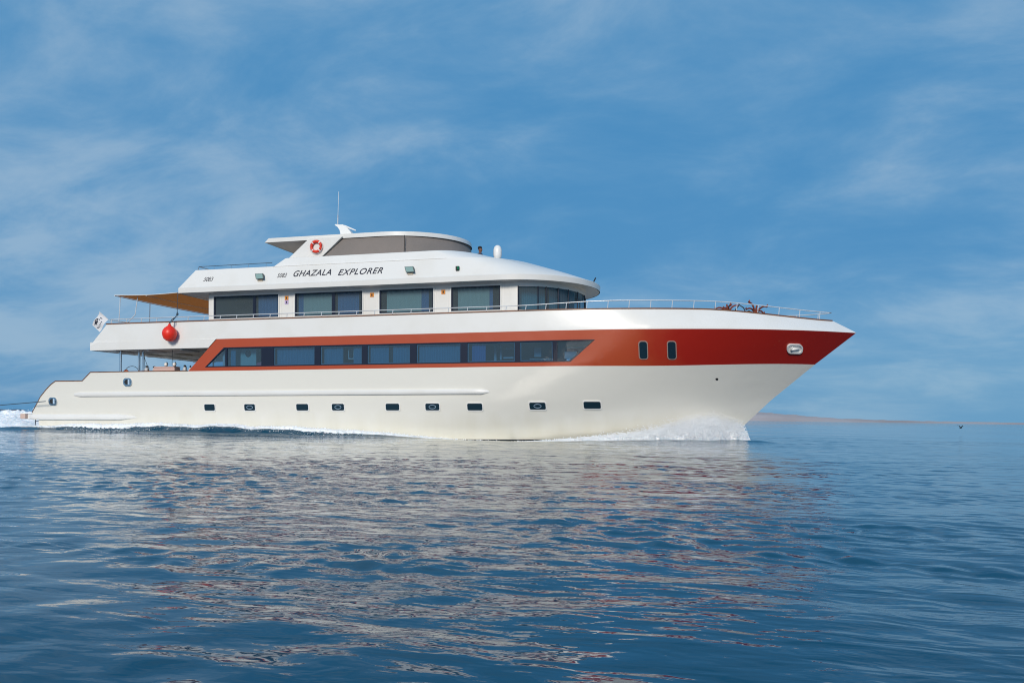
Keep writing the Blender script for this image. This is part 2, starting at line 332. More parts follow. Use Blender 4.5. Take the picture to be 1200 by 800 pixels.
# orange stripe with its window opening
Wb, Wt = 3.12, 4.00
A_ = (-24.24, z1(-24.24)); F_ = (-22.75, z2(-22.75)); D_ = (-23.35, Wb); E_ = (-22.38, Wt); C_ = (-6.50, Wb); G_ = (-5.48, Wt)
B_ = (C_[0], z1(C_[0])); H_ = (G_[0], z2(G_[0])); SM = -5.2
def seg(a, b, n): return [(lerp(a[0], b[0], i / n), lerp(a[1], b[1], i / n)) for i in range(n + 1)]
bd = MB(); nS = 36
bd.grid(strip([(s, z1(s)) for s, _ in seg(A_, B_, nS)], seg(D_, C_, nS), 2))
bd.grid(strip(seg(E_, G_, nS), [(s, z2(s)) for s, _ in seg(F_, H_, nS)], 2))
bd.grid([[P(*A_), P(*D_)], [P(*F_), P(*E_)]])
M0 = (SM, z1(SM)); Mb = (SM, 3.35); Mt = (SM, 4.08); M3 = (SM, z2(SM))
bd.grid(strip([B_, M0], [C_, Mb], 4, nmax=.3)); bd.grid(strip([C_, Mb], [G_, Mt], 4, nmax=.3)); bd.grid(strip([G_, Mt], [H_, M3], 4, nmax=.3))
bd.grid(to_stem(lambda v: SM, z1, z2, 60, 12))
bd.mirror()
topband = part(bd, 'orange_stripe', M['band'], True, auto=40)

# windows of the saloon in the stripe: navy frame with reveals, curtains and panes
def facepatch(quad, y0):    # flat patch at fixed inset following the hull in s
    return [[(s, -(hb(s, z) - y0), z) for s, z in row] for row in quad]
wf = MB()
xe = lambda z: lerp(D_[0], E_[0], (z - Wb) / (Wt - Wb)); xf = lambda z: lerp(C_[0], G_[0], (z - Wb) / (Wt - Wb))
ring = seg(D_, C_, 34) + seg(C_, G_, 3)[1:] + seg(G_, E_, 34)[1:] + seg(E_, D_, 3)[1:-1]
wf.grid([[P(s, z, 0.012) for s, z in ring], [P(s, z, -0.10) for s, z in ring]], closed_u=True)
i_ = 0.045
rin = [(min(max(s, xe(z) + .07), xf(z) - .07), min(max(z, Wb + i_), Wt - i_)) for s, z in ring]
wf.grid([[P(s, z, 0.012) for s, z in ring], [P(s, z, 0.012) for s, z in rin]], closed_u=True)
wf.grid([[P(s, z, 0.012) for s, z in rin], [P(s, z, -0.08) for s, z in rin]], closed_u=True)
mull = [(-22.30, -22.20), (-20.48, -19.86), (-17.87, -17.58), (-15.62, -15.36), (-13.40, -13.10), (-11.15, -10.84), (-8.80, -8.57), (-7.22, -7.02)]
for a, b in mull:
    zt = Wt - i_ + .004
    v0 = [P(a, Wb + .03, 0.008), P(b, Wb + .03, 0.008), P(b, zt, 0.008), P(a, zt, 0.008)]; v1 = [P(a, Wb + .03, -.09), P(b, Wb + .03, -.09), P(b, zt, -.09), P(a, zt, -.09)]
    wf.add(v0 + v1, [(0, 1, 2, 3), (0, 4, 5, 1), (2, 6, 7, 3), (0, 3, 7, 4), (1, 5, 6, 2)])
frame = part(wf, 'window_frame', M['navy'], label='navy frame of the long main deck window strip')
edges = [None] + mull + [None]
panes = []
for k in range(len(mull) + 1):
    a = edges[k][1] if edges[k] else None; b = edges[k + 1][0] if edges[k + 1] else None
    z0, zt = Wb + i_, Wt - i_
    ab = xe(z0) + .07 if a is None else a; at = xe(zt) + .07 if a is None else a
    bb = xf(z0) - .07 if b is None else b; bt = xf(zt) - .07 if b is None else b
    panes.append((ab, at, bb, bt))
    g = MB(); g.grid(strip([(ab, z0), (bb, z0)], [(at, zt), (bt, zt)], 1, -0.03))
    part(g, 'window_pane', M['glass'])
    if k not in (0, 1, len(mull)):           # light inner frame of the pane
        fr = MB(); t_ = .035
        for (p0, p1, p2, p3) in ((ab, ab + t_, z0, zt), (bb - t_, bb, z0, zt), (ab + t_, bb - t_, z0, z0 + t_), (ab + t_, bb - t_, zt - t_, zt)):
            fr.grid(strip([(p0, p2), (p1, p2)], [(p0, p3), (p1, p3)], 1, -0.045, nmax=2.0))
        part(fr, 'pane_surround', mat('pale_surround', (0.16, 0.30, 0.40), .5) if 'ps' not in M else M['ps'])
        M.setdefault('ps', bpy.data.materials['pale_surround'])
def curtain(a, b, m='curtain', z0=Wb + .02, zt=Wt - .02, inset=0.2, amp=0.02, lab=None):
    c = MB(); n = max(8, int((b - a) / 0.035)); row0, row1 = [], []
    for i in range(n + 1):
        s = lerp(a, b, i / n); y = -(hb(s, 3.5) - inset) + amp * math.sin(i * 1.3) + amp * .5 * math.sin(i * .47 + a)
        row0.append((s, y, z0)); row1.append((s, y, zt))
    c.grid([row0, row1]); part(c, 'curtain', M[m], True, label=lab)
curtain(-19.8, -17.9); curtain(-17.5, -16.6); curtain(-16.1, -15.7); curtain(-15.3, -14.45); curtain(-14.25, -13.45); curtain(-13.05, -11.2); curtain(-10.7, -10.1, 'curtain_blue'); curtain(-22.15, -21.9)
# things seen through the saloon glass
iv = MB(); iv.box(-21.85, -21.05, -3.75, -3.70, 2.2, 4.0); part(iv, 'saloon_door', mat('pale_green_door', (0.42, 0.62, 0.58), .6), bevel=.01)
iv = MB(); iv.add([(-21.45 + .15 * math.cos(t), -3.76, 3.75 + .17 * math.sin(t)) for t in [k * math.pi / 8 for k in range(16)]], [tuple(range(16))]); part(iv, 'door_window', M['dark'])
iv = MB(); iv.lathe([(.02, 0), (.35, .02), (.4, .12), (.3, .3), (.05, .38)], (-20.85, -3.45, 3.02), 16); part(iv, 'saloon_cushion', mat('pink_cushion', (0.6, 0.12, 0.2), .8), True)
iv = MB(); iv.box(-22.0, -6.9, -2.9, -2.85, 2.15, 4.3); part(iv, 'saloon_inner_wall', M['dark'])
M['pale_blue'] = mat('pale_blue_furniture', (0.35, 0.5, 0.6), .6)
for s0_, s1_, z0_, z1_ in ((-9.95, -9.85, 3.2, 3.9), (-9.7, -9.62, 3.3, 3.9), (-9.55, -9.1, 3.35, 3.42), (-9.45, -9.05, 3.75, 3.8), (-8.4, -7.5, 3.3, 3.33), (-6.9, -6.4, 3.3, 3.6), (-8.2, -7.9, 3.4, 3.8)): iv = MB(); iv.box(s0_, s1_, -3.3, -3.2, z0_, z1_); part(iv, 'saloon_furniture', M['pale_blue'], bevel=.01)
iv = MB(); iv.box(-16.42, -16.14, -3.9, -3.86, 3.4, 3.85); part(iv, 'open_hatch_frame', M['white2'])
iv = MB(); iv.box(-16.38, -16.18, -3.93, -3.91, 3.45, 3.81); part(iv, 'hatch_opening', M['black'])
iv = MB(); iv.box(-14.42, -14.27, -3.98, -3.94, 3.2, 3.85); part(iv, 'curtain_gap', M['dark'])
# saloon ends so the strip is a closed room
iv = MB(); iv.box(-22.6, -22.5, -4.0, 4.0, 2.12, 4.4); part(iv, 'saloon_aft_wall', M['white'])

# white bulwark above the stripe
bw = MB()
zb = lambda s: z2(s) + 0.0
def bul_patch(off):
    return to_stem(lambda v: lerp(-29.50, -28.74, v), zb, ztop, 150, 8)
bw.grid(bul_patch(0))
# lower fascia of the overhanging aft deck and its slanted joint with the stripe
FB = 4.0
bw.grid(strip([(-29.63, FB), (-23.17, FB)], [(-29.63, z2(-29)), (-22.77, z2(-22.8))], 2, 0.03))
bw.grid([[P(-29.63, z2(-29), 0.03), P(-22.75, z2(-29), 0.03)], [P(-29.5, z2(-29) + .012, 0.0), P(-22.75, z2(-29) + .012, 0.0)]])
bw.mirror()
# aft face
ya = hb(-29.6, 4) + .03
bw.grid([[(-29.63, y, FB) for y in (-ya, 0, ya)], [(-29.63, y, z2(-29)) for y in (-ya, 0, ya)], [(-29.5, y, z2(-29) + .012) for y in (-ya + .03, 0, ya - .03)], [(-28.74, y, 5.22) for y in (-ya + .06, 0, ya - .06)]])
part(bw, 'bulwark', M['white'], True, auto=12)
bi = MB()   # inner faces of the bulwark
S_ = [lerp(-28.65, 3.6, i / 80) for i in range(81)]
bi.grid([[(s, -max(hb(s, ztop(s)) - .12, .02), ztop(s)) for s in S_], [(s, -max(hb(s, 4.6) - .14, .02), 4.5) for s in S_]])
both(bi, 'bulwark_lining', M['white'])
so = MB(); so.box(-29.6, -22.45, -4.1, 4.1, 4.02, 4.1); part(so, 'deck_soffit', M['soffit'])
so = MB()
for y in (-2.6, -0.6, 1.4, 3.2): so.box(-29.2, -22.6, y - .05, y + .05, 3.93, 4.018)
for s in (-28.4, -26.6, -24.8): so.box(s - .05, s + .05, -4.0, 4.0, 3.945, 4.016)
part(so, 'soffit_beams', M['soffit'], label='pale beams under the overhanging deck')
# teak cap rails
def sweep(pts, w_, hgt, name, m, zoff=0.0):
    c = MB(); a = [(s, -(y + w_ / 2), z + zoff) for s, y, z in pts]; b = [(s, -max(y - w_ / 2, .005), z + zoff) for s, y, z in pts]
    a2 = [(x, y, z + hgt) for x, y, z in a]; b2 = [(x, y, z + hgt) for x, y, z in b]
    c.grid([a, b]); c.grid([a2, b2]); c.grid([a, a2]); c.grid([b, b2]); c.grid([[a[0], b[0]], [a2[0], b2[0]]]); c.grid([[a[-1], b[-1]], [a2[-1], b2[-1]]])
    return both(c, name, m)
sweep([(s, hb(s, ztop(s)) - .05, ztop(s)) for s in [lerp(-28.78, 3.95, 1 - (1 - i / 90) ** 1.2) for i in range(91)]], .15, .045, 'cap_rail', M['teak'], .004)
sweep([(p[0], hb(*p) - .06, p[1]) for p in prof_t[:-1]] + [(-24.35, hb(-24.3, 2.95) - .06, 2.955)], .17, .035, 'main_deck_cap_rail', M['teak'], .004)
# rub rail and stern strake
def halfround(s0, s1, zf, r, ry, name, taper=.35):
    c = MB(); n = 60; S = [lerp(s0, s1, i / n) for i in range(n + 1)]; g = []
    for s in S:
        k = max(.05, min(1, (s1 - s) / taper, (s - s0) / (taper * .35) + .3)); z = zf(s)
        row = []
        for a in (-90, -62, -40, 0, 40, 62, 90):
            c_, s_ = math.cos(R(a)), math.sin(R(a)); e_ = (abs(c_) ** .5, math.copysign(abs(s_) ** .5, s_))
            row.append((s, -(hb(s, z) - .01 + r * k * e_[0]), z + ry * e_[1] * (0.35 + .65 * k)))
        g.append(row)
    c.grid(g); c.add([g[0][i] for i in range(7)], [tuple(range(7))]); c.add([g[-1][i] for i in range(7)], [tuple(range(7))])
    return both(c, name, M['white'], smooth=True, auto=50)
halfround(-30.6, -9.9, lambda s: 1.93, .10, .11, 'rub_rail')
halfround(-33.3, -27.1, lambda s: 0.86, .13, .14, 'stern_strake', 1.0)

# hull fittings
def rr(a, b, n=6, r=None):            # rounded rectangle outline, half sizes a, b
    r = r or min(a, b) * .6; o = []
    for cx_, cz_, st in ((a - r, b - r, 0), (-(a - r), b - r, 90), (-(a - r), -(b - r), 180), (a - r, -(b - r), 270)):
        for k in range(n + 1): t = R(st + 90 * k / n); o.append((cx_ + r * math.cos(t), cz_ + r * math.sin(t)))
    return o
def hull_frame(s, z, a, b, rimw, name, rim_m, in_m, sub, proud=.02, r=None, recess=-.0, slant=0):
    o = rr(a + rimw, b + rimw, r=r); i = rr(a, b, r=(r * .8 if r else None)); m_ = MB()
    f = lambda q, off: [PN(s + x + slant * y, z + y, off) for x, y in q]
    m_.grid([f(o, -.02), f(o, proud), f(i, proud), f(i, .020)], closed_u=True)
    fo = part(m_, name, rim_m, True, auto=40)
    g = MB(); g.add(f(i, .028), [tuple(range(len(i)))]); go = g.build(sub, in_m, fo); return fo
for k, (s, a) in enumerate([(-23.15, .27), (-21.10, .27), (-18.49, .29), (-16.77, .29), (-14.22, .31), (-12.41, .31), (-10.56, .32), (-7.95, .33), (-5.75, .34)]):
    zc = 1.30 if k < 7 else 1.34 + (.04 if k == 8 else 0)
    fo = hull_frame(s, zc, a, .145, .035, 'porthole', M['white2'], M['port_glass'], 'port_glass', .035, .08)
    if k % 2 == 1:      # highlight inside the glass, put in as a grey blue ring
        c = MB(); c.tube([PN(s + .15 * math.cos(t), zc + .075 * math.sin(t), .034) for t in [j * math.pi / 8 for j in range(16)]], .012, 5, closed=True); c.build('deadlight_ring', mat('grey_blue_ring', (.3, .42, .55), .3) if k == 1 else bpy.data.materials['grey_blue_ring'], fo)
for s in (-3.60, -2.49):
    hull_frame(s, 3.57, .15, .33, .035, 'bow_portlight', mat('dark_brown_rim', (.34, .25, .22), .4) if s < -3 else bpy.data.materials['dark_brown_rim'], M['port_glass'], 'portlight_glass', .02, .12)
for s, z in ((-31.83, 1.61), (-27.51, 2.49)):
    fo = hull_frame(s, z, .17, .12, .07, 'mooring_fairlead', M['steel'], M['dark'], 'fairlead_throat', .05, .16)
    c = MB(); c.tube([(s + .07, -hb(s, z) - .03, z - .12), (s + .07, -hb(s, z) - .03, z + .12)], .05, 8); c.build('roller', mat('pale_blue_roller', (.45, .6, .75), .2) if s < -30 else bpy.data.materials['pale_blue_roller'], fo)  # no hole cut: dark plate paints its shade, blue tube the sky beyond
fo = hull_frame(2.35, 3.72, .27, .13, .05, 'anchor_pocket', M['white2'], M['white2'], 'pocket_plate', .06, .15)
c = MB(); c.tube([PN(2.18, 3.70, .05), PN(2.5, 3.74, .07)], [.06, .035], 8); c.tube([PN(2.22, 3.62, .06), PN(2.16, 3.72, .09), PN(2.24, 3.81, .06)], .03, 6); c.build('stowed_anchor', M['white2'], fo, True)
c = MB(); c.add([PN(-.75 + .06 * math.cos(t), 2.45 + .05 * math.sin(t), .004) for t in [k * math.pi / 5 for k in range(10)]], [tuple(range(10))]); part(c, 'drain_hole', M['black'])
# swim ladder frame at the stern
for y in (-3.6, -3.0): c = MB(); c.tube([(-32.85, y, .72), (-32.85, y, -.1)], .02, 6); c.tube([(-33.3, y, .72), (-33.34, y, -.15)], .02, 6); c.tube([(-33.3, y, .66), (-32.85, y, .66)], .02, 6); part(c, 'swim_ladder', M['rope'])

# ---------------- aft deck pillars
for s, y in ((-28.3, -3.72), (-27.25, -3.45), (-27.6, -3.3), (-28.3, 3.72), (-25.4, 3.6)):
    c = MB(); c.tube([(s, y, 2.08), (s, y, 4.02)], .055, 12); part(c, 'deck_pillar', M['steel'], True, auto=40)

# ---------------- railing on the bulwark
def rail_h(s): return lerp(.19, .31, sm((s + 9) / 4.5))
def rail_pts(s0, s1, n, side): return [(s, side * max(hb(s, ztop(s)) - .06, .03), ztop(s) + .05 + rail_h(s)) for s in [lerp(s0, s1, i / n) for i in range(n + 1)]]
for side in (-1, 1):
    c = MB(); c.tube(rail_pts(-28.6, 3.9, 90, side), .02, 6)
    if side == -1:
        c.tube([(-28.6, y, 5.42 + .02) for y in (-4.0, -2, 0, 2, 4.0)], .02, 6)
    ro = part(c, 'railing', M['paintsteel'], True)
    s = -28.5
    while s < 3.95:
        yy = side * max(hb(s, ztop(s)) - .06, .03); c = MB(); c.tube([(s - .03, yy, ztop(s) + .04), (s, yy, ztop(s) + .05 + rail_h(s))], .016, 6)
        c.build('rail_post', M['paintsteel'], ro); s += .84

# ---------------- upper deck cabin
CY = 3.35
def ell(cx_, a, b, t): return (cx_ + a * math.cos(t), -b * math.sin(t))     # t from 90 deg (side) to 0 (bow)
wins = [(-23.50, -20.15), (-19.32, -16.0), (-15.19, -12.67), (-11.86, -9.66)]
wz0, wz1 = 5.42, 6.46
cb = MB(); xsn = sorted({-23.78, -9.2} | {v for w_ in wins for v in w_}); zsn = [4.5, wz0, wz1, 6.62]
for i in range(len(xsn) - 1):
    for j in range(3):
        if j == 1 and any(abs(xsn[i] - w_[0]) < 1e-6 for w_ in wins): continue
        cb.add([(xsn[i], -CY, zsn[j]), (xsn[i + 1], -CY, zsn[j]), (xsn[i + 1], -CY, zsn[j + 1]), (xsn[i], -CY, zsn[j + 1])], [(0, 1, 2, 3)])
TT = [R(90 - i * 3) for i in range(61)]
def arc(z, inset=0, t0=90, t1=-90, n=60): return [(*ell(-9.2, 2.55 - inset, CY - inset, R(lerp(t0, t1, i / n))), z) for i in range(n + 1)]
cb.grid([arc(4.5), arc(5.40)]); cb.grid([arc(6.40), arc(6.62)])
cb.grid([arc(5.40, 0, 90, 83, 4), arc(6.40, 0, 90, 83, 4)])
cb.grid([[(-9.2, CY, 4.5), (-23.78, CY, 4.5), (-23.78, 0, 4.5), (-23.78, -CY, 4.5)], [(-9.2, CY, 6.62), (-23.78, CY, 6.62), (-23.78, 0, 6.62), (-23.78, -CY, 6.62)]])
part(cb, 'upper_cabin_wall', M['white'], True, auto=35)
c = MB(); c.grid([arc(5.40, .03, 83, -83), arc(6.40, .03, 83, -83)]); part(c, 'wheelhouse_glass', M['glass2'], True)
for d in (83, 64.5, 56.5, 44, 32, 18, 0, -20, -40, -60, -83):
    x_, y_ = ell(-9.2, 2.56, CY + .01, R(d)); c = MB(); c.tube([(x_, y_, 5.39), (x_, y_, 6.41)], .028 if d != 44 else .04, 6); part(c, 'wheelhouse_mullion', M['navy'])
c = MB(); c.grid([[(*ell(-9.2, 2.1, CY - .5, R(90 - i * 6)), z) for i in range(16)] for z in (5.35, 6.5)]); part(c, 'wheelhouse_blind', M['curtain'], True)
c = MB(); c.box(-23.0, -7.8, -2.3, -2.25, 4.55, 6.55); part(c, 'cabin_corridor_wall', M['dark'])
dividers = {0: -21.40, 1: -17.42}
for k, (a, b) in enumerate(wins):
    c = MB(); t_ = .055
    for x0, x1, z0, z1_ in ((a - t_, a, wz0 - t_, wz1 + t_), (b, b + t_, wz0 - t_, wz1 + t_), (a, b, wz1, wz1 + t_), (a, b, wz0 - t_, wz0)): c.box(x0, x1, -CY - .035, -CY + .12, z0, z1_)
    fo = part(c, 'cabin_window', M['white2'])
    c = MB(); t2 = .06
    xs_ = [(a, a + t2), (b - t2, b)] + ([(dividers[k] - .07, dividers[k] + .07)] if k in dividers else [])
    for x0, x1 in xs_: c.box(x0, x1, -CY + .012, -CY + .08, wz0, wz1)
    x = a + t2
    c.box(a + t2, b - t2, -CY + .014, -CY + .078, wz1 - .05, wz1); c.box(a + t2, b - t2, -CY + .014, -CY + .078, wz0, wz0 + .05)
    c.build('window_frame', M['navy'], fo)
    c = MB(); c.grid([[(a, -CY + .045, wz0), (b, -CY + .045, wz0)], [(a, -CY + .045, wz1), (b, -CY + .045, wz1)]]); c.build('window_glass', M['glass2'], fo)
    def cur(x0, x1, m, zA=wz0, zB=wz1, yb=.2, nm='curtain'):
        c = MB(); n = max(6, int((x1 - x0) / .04)); c.grid([[(lerp(x0, x1, i / n), -CY + yb + .015 * math.sin(i * 1.4), z) for i in range(n + 1)] for z in (zA, zB)]); c.build(nm, m, fo, True)
    if k == 0: cur(-21.3, -20.25, M['curtain_blue'])
    if k == 1: cur(-19.0, -17.6, M['blind'], nm='blind'); cur(-17.3, -16.25, M['curtain_blue']); cur(-19.25, -19.0, M['curtain_blue'])
    if k == 2: cur(-14.93, -13.3, M['blind'], nm='blind'); cur(-13.3, -12.95, M['curtain_blue'])
    if k == 3: cur(-11.62, -10.2, M['blind'], nm='blind'); cur(-10.2, -10.05, M['curtain_blue'])
for x_, z_, m_, nm in ((-19.74, 6.27, 'orange_sign', 'amber_sign'), (-19.74, 6.08, 'lilac_sign', 'lilac_sign'), (-15.55, 6.26, 'orange_sign', 'amber_sign'), (-12.22, 6.27, 'orange_sign', 'amber_sign')):
    c = MB(); c.box(x_ - .09, x_ + .09, -CY - .02, -CY - .002, z_ - .09, z_ + .09); so_ = part(c, nm, M[m_])
    c = MB(); c.box(x_ - .03, x_ + .03, -CY - .024, -CY - .021, z_ - .05, z_ + .04); c.build('sign_symbol', M['dark'], so_)
# cabin doors with raised edges
for a, b in ((-9.55, -9.28),):
    c = MB()
    for x_ in (-9.52, -9.22, -20.02, -19.45, -15.87, -15.32, -12.54, -12.0): c.box(x_ - .012, x_ + .012, -CY - .012, -CY - .001, 4.55, 6.5)
    part(c, 'door_edges', M['white2'])

# ---------------- sun deck: soffit, fascia, sloping side, coaming
def outline(aft, yside, cx_, a, z, nA=24, nE=28, pw=1.0):
    o = [(lerp(aft, cx_, i / nA), -yside, z) for i in range(nA)]
    for i in range(2 * nE + 1):
        t = R(90 - 180 * i / (2 * nE)); c_, s_ = math.cos(t), math.sin(t)
        o.append((cx_ + a * abs(c_) ** pw, -yside * s_, z))
    o += [(lerp(cx_, aft, (i + 1) / nA), yside, z) for i in range(nA)]
    return o
R0 = outline(-25.0, 3.92, -9.6, 3.62, 6.60); R1 = outline(-25.0, 3.93, -9.6, 3.64, 6.83); R1b = outline(-24.97, 3.90, -9.6, 3.60, 6.86)
R15 = outline(-24.65, 3.76, -10.4, 3.27, 7.25); R2 = outline(-24.3, 3.60, -11.4, 2.85, 7.68)
def closed_loft(mb, rings): mb.grid(rings, closed_u=True)
rd = MB(); closed_loft(rd, [R0, R1, R1b, R15, R2])
Rin = outline(-24.16, 3.46, -11.5, 2.7, 7.68); Rin0 = outline(-24.16, 3.44, -11.5, 2.7, 6.97)
closed_loft(rd, [R2, Rin, Rin0])
roof = part(rd, 'sun_deck_shell', M['white'], True, auto=24)
c = MB(); q_ = outline(-24.95, 3.88, -9.6, 3.58, 6.602); n_ = len(q_) // 2
c.grid([q_[:n_ + 1], (q_[n_:])[::-1] + []]) if len(q_[:n_ + 1]) == len(q_[n_:]) else c.add(q_, [tuple(range(len(q_)))])
part(c, 'sun_deck_soffit', M['white2'])
c = MB(); q_ = outline(-24.2, 3.5, -11.4, 2.75, 6.97); c.add(q_, [tuple(range(len(q_)))]); part(c, 'sun_deck_floor', M['deck'])
# coaming
K0 = outline(-20.28, 3.56, -11.8, 2.9, 7.682); K1 = outline(-19.78, 3.40, -12.7, 2.25, 8.06); K1b = outline(-19.74, 3.36, -12.7, 2.20, 8.08); K2 = outline(-19.6, 3.2, -12.9, 1.9, 8.08); K3 = outline(-19.6, 3.2, -12.9, 1.9, 7.0)
c = MB(); closed_loft(c, [K0, K1, K1b, K2, K3]); part(c, 'flybridge_coaming', M['white'], True, auto=24)
# thin raised seam along the foot of the coaming
c = MB(); c.tube([(s, -3.61, 7.675) for s in (-20.3, -18, -15, -12)] , .012, 6); part(c, 'seam_moulding', M['soffit'])
# hardtop with struts
T0 = outline(-21.13, 2.92, -15.4, 3.3, 8.94, pw=1.0); T1 = outline(-20.92, 2.92, -15.4, 3.28, 9.13); T2 = outline(-20.85, 2.7, -15.5, 3.1, 9.18); T3 = outline(-20.5, 1.6, -15.9, 2.2, 9.24)
c = MB(); closed_loft(c, [T0, T1, T2, T3]); c.add(T3, [tuple(range(len(T3)))]); part(c, 'hardtop', M['white'], True, auto=30)
c = MB(); T0b = outline(-21.05, 2.86, -15.4, 3.23, 8.945); c.add(T0b, [tuple(range(len(T0b)))]); part(c, 'hardtop_soffit', M['taupe'])
c = MB(); c.box(-20.95, -18.6, -.12, .12, 8.90, 8.94); part(c, 'soffit_light_strip', mat('amber_strip', (0.5, 0.27, 0.08), .6))
for side in (-1, 1):
    c = MB(); y0, y1 = side * 3.02, side * 2.88
    p = [(-18.80, 9.0), (-17.15, 9.0), (-18.25, 8.06), (-19.93, 8.06)]
    c.add([(a, y0, b) for a, b in p] + [(a, y1, b) for a, b in p], [(0, 1, 2, 3), (4, 7, 6, 5), (0, 4, 5, 1), (1, 5, 6, 2), (2, 6, 7, 3), (3, 7, 4, 0)]); part(c, 'hardtop_strut', M['white'], bevel=.015)
# taupe canvas weather screen round the front of the flybridge, from the coaming up to the hardtop
def scr(aft, ys, cx_, a, z): return [q for q in outline(aft, ys, cx_, a, z, nA=24)]
c = MB(); c.grid([scr(-18.20, 3.00, -15.2, 3.42, 8.03), scr(-17.72, 2.93, -15.3, 3.30, 8.45), scr(-17.18, 2.86, -15.4, 3.20, 8.94)]); part(c, 'weather_screen', mat('taupe_canvas', (.225, .195, .18), .8, noise=(.6, (.19, .17, .16), .4, .7), bump=(2.5, .02)), True)
for s_, y_ in ((-14.2, -2.93),):
    c = MB(); c.tube([(s_ + .02, y_ - .08, 8.1), (s_, y_ + .02, 8.5), (s_ - .02, y_ + .06, 8.93)], .016, 6); part(c, 'screen_strap', M['black'])
# mast bracket, whip aerial
c = MB(); g = []
for z_, x0, x1, hw in ((9.2, -17.95, -17.35, .22), (9.45, -17.95, -17.38, .18), (9.65, -18.02, -17.55, .12), (9.82, -18.15, -17.75, .08), (9.93, -18.32, -17.9, .05)):
    g.append([(x0, -1.4 - hw, z_), (x1, -1.4 - hw, z_), (x1, -1.4 + hw, z_), (x0, -1.4 + hw, z_)])
c.grid(g, closed_u=True); c.add(g[-1], [(0, 1, 2, 3)]); c.tube([(-18.3, -1.4, 9.95), (-17.8, -1.4, 9.85), (-17.25, -1.4, 9.62)], [.03, .05, .03], 6)
part(c, 'mast_bracket', M['white2'], True, auto=35)
c = MB(); c.tube([(-18.18, -1.4, 9.9), (-18.17, -1.4, 10.4)], .025, 6); part(c, 'aerial_base', M['tank'])
c = MB(); c.tube([(-18.17, -1.4, 10.4), (-18.13, -1.4, 11.5)], .009, 5); part(c, 'whip_aerial', M['white2'])
# satellite dome on the front of the coaming
c = MB(); c.lathe([(.08, 0), (.1, .1), (.17, .16), (.195, .3), (.195, .5), (.16, .64), (.08, .72), (.02, .735)], (-10.62, -.4, 8.06), 20); part(c, 'satellite_dome', M['white2'], True)
c = MB(); c.tube([(-6.30, 0.0, 6.84), (-6.12, 0, 7.18)], .03, 6); part(c, 'bow_light_stub', M['black'])
# floodlights, green sidelight
def face_pt(s, k, off=0): # on the sloping side, k 0..1 from fascia to top
    return (s, -(lerp(3.90, 3.60, k) + off), lerp(6.86, 7.68, k))
for s in (-20.78, -13.55):
    c = MB(); p0 = Vector(face_pt(s, .42, .0))
    w_, h_ = .20, .13
    v = [Vector((sx_ * w_ + (-.05 if sz_ > 0 else .05), -.10 - (.03 if sz_ > 0 else .11), sz_ * h_)) for sx_ in (-1, 1) for sz_ in (-1, 1)] + [Vector((sx_ * w_ * .8, -.02, sz_ * h_ * .7)) for sx_ in (-1, 1) for sz_ in (-1, 1)]
    c.add([p0 + x_ for x_ in v], [(0, 1, 3, 2), (4, 6, 7, 5), (0, 4, 5, 1), (2, 3, 7, 6), (1, 5, 7, 3), (0, 2, 6, 4)]); fo = part(c, 'floodlight', mat('dark_grey_housing', (.08, .10, .10), .5) if s < -20 else bpy.data.materials['dark_grey_housing'])
    c = MB(); c.add([p0 + v[i] * .86 + Vector((0, -.035, 0)) for i in (0, 1, 3, 2)], [(0, 1, 2, 3)]); c.build('lamp_glass', mat('greenish_lamp_glass', (.25, .38, .36), .15) if s < -20 else bpy.data.materials['greenish_lamp_glass'], fo)
    c = MB(); c.box(s - .12, s + .12, p0.y - .12, p0.y + .05, p0.z - .21, p0.z - .15); c.build('lamp_bracket', mat('cream_bracket', (.6, .5, .38), .5) if s < -20 else bpy.data.materials['cream_bracket'], fo)
p0 = Vector(face_pt(-11.42, .38, .04)); c = MB(); c.box(p0.x - .07, p0.x + .07, p0.y - .06, p0.y + .06, p0.z - .09, p0.z + .09); fo = part(c, 'side_light', M['black'])
c = MB(); c.lathe([(.05, -.07), (.055, 0), (.05, .07)], (p0.x + .04, p0.y - .05, p0.z), 10); c.build('green_lens', M['green'], fo)
# handrail on the aft part of the sun deck
for side in (-1, 1):
    c = MB(); c.tube([(-24.25, side * 3.5, 7.72), (-24.2, side * 3.5, 7.86), (-22, side * 3.5, 7.87), (-20.4, side * 3.5, 7.88)], .02, 6)
    if side < 0: c.tube([(-24.2, y, 7.86) for y in (-3.5, 0, 3.5)], .02, 6)
    ro = part(c, 'sun_deck_handrail', M['steel'])
    for s in (-23.4, -22.5, -21.6, -20.7): c = MB(); c.tube([(s, side * 3.5, 7.68), (s, side * 3.5, 7.87)], .014, 6); c.build('handrail_post', M['steel'], ro)

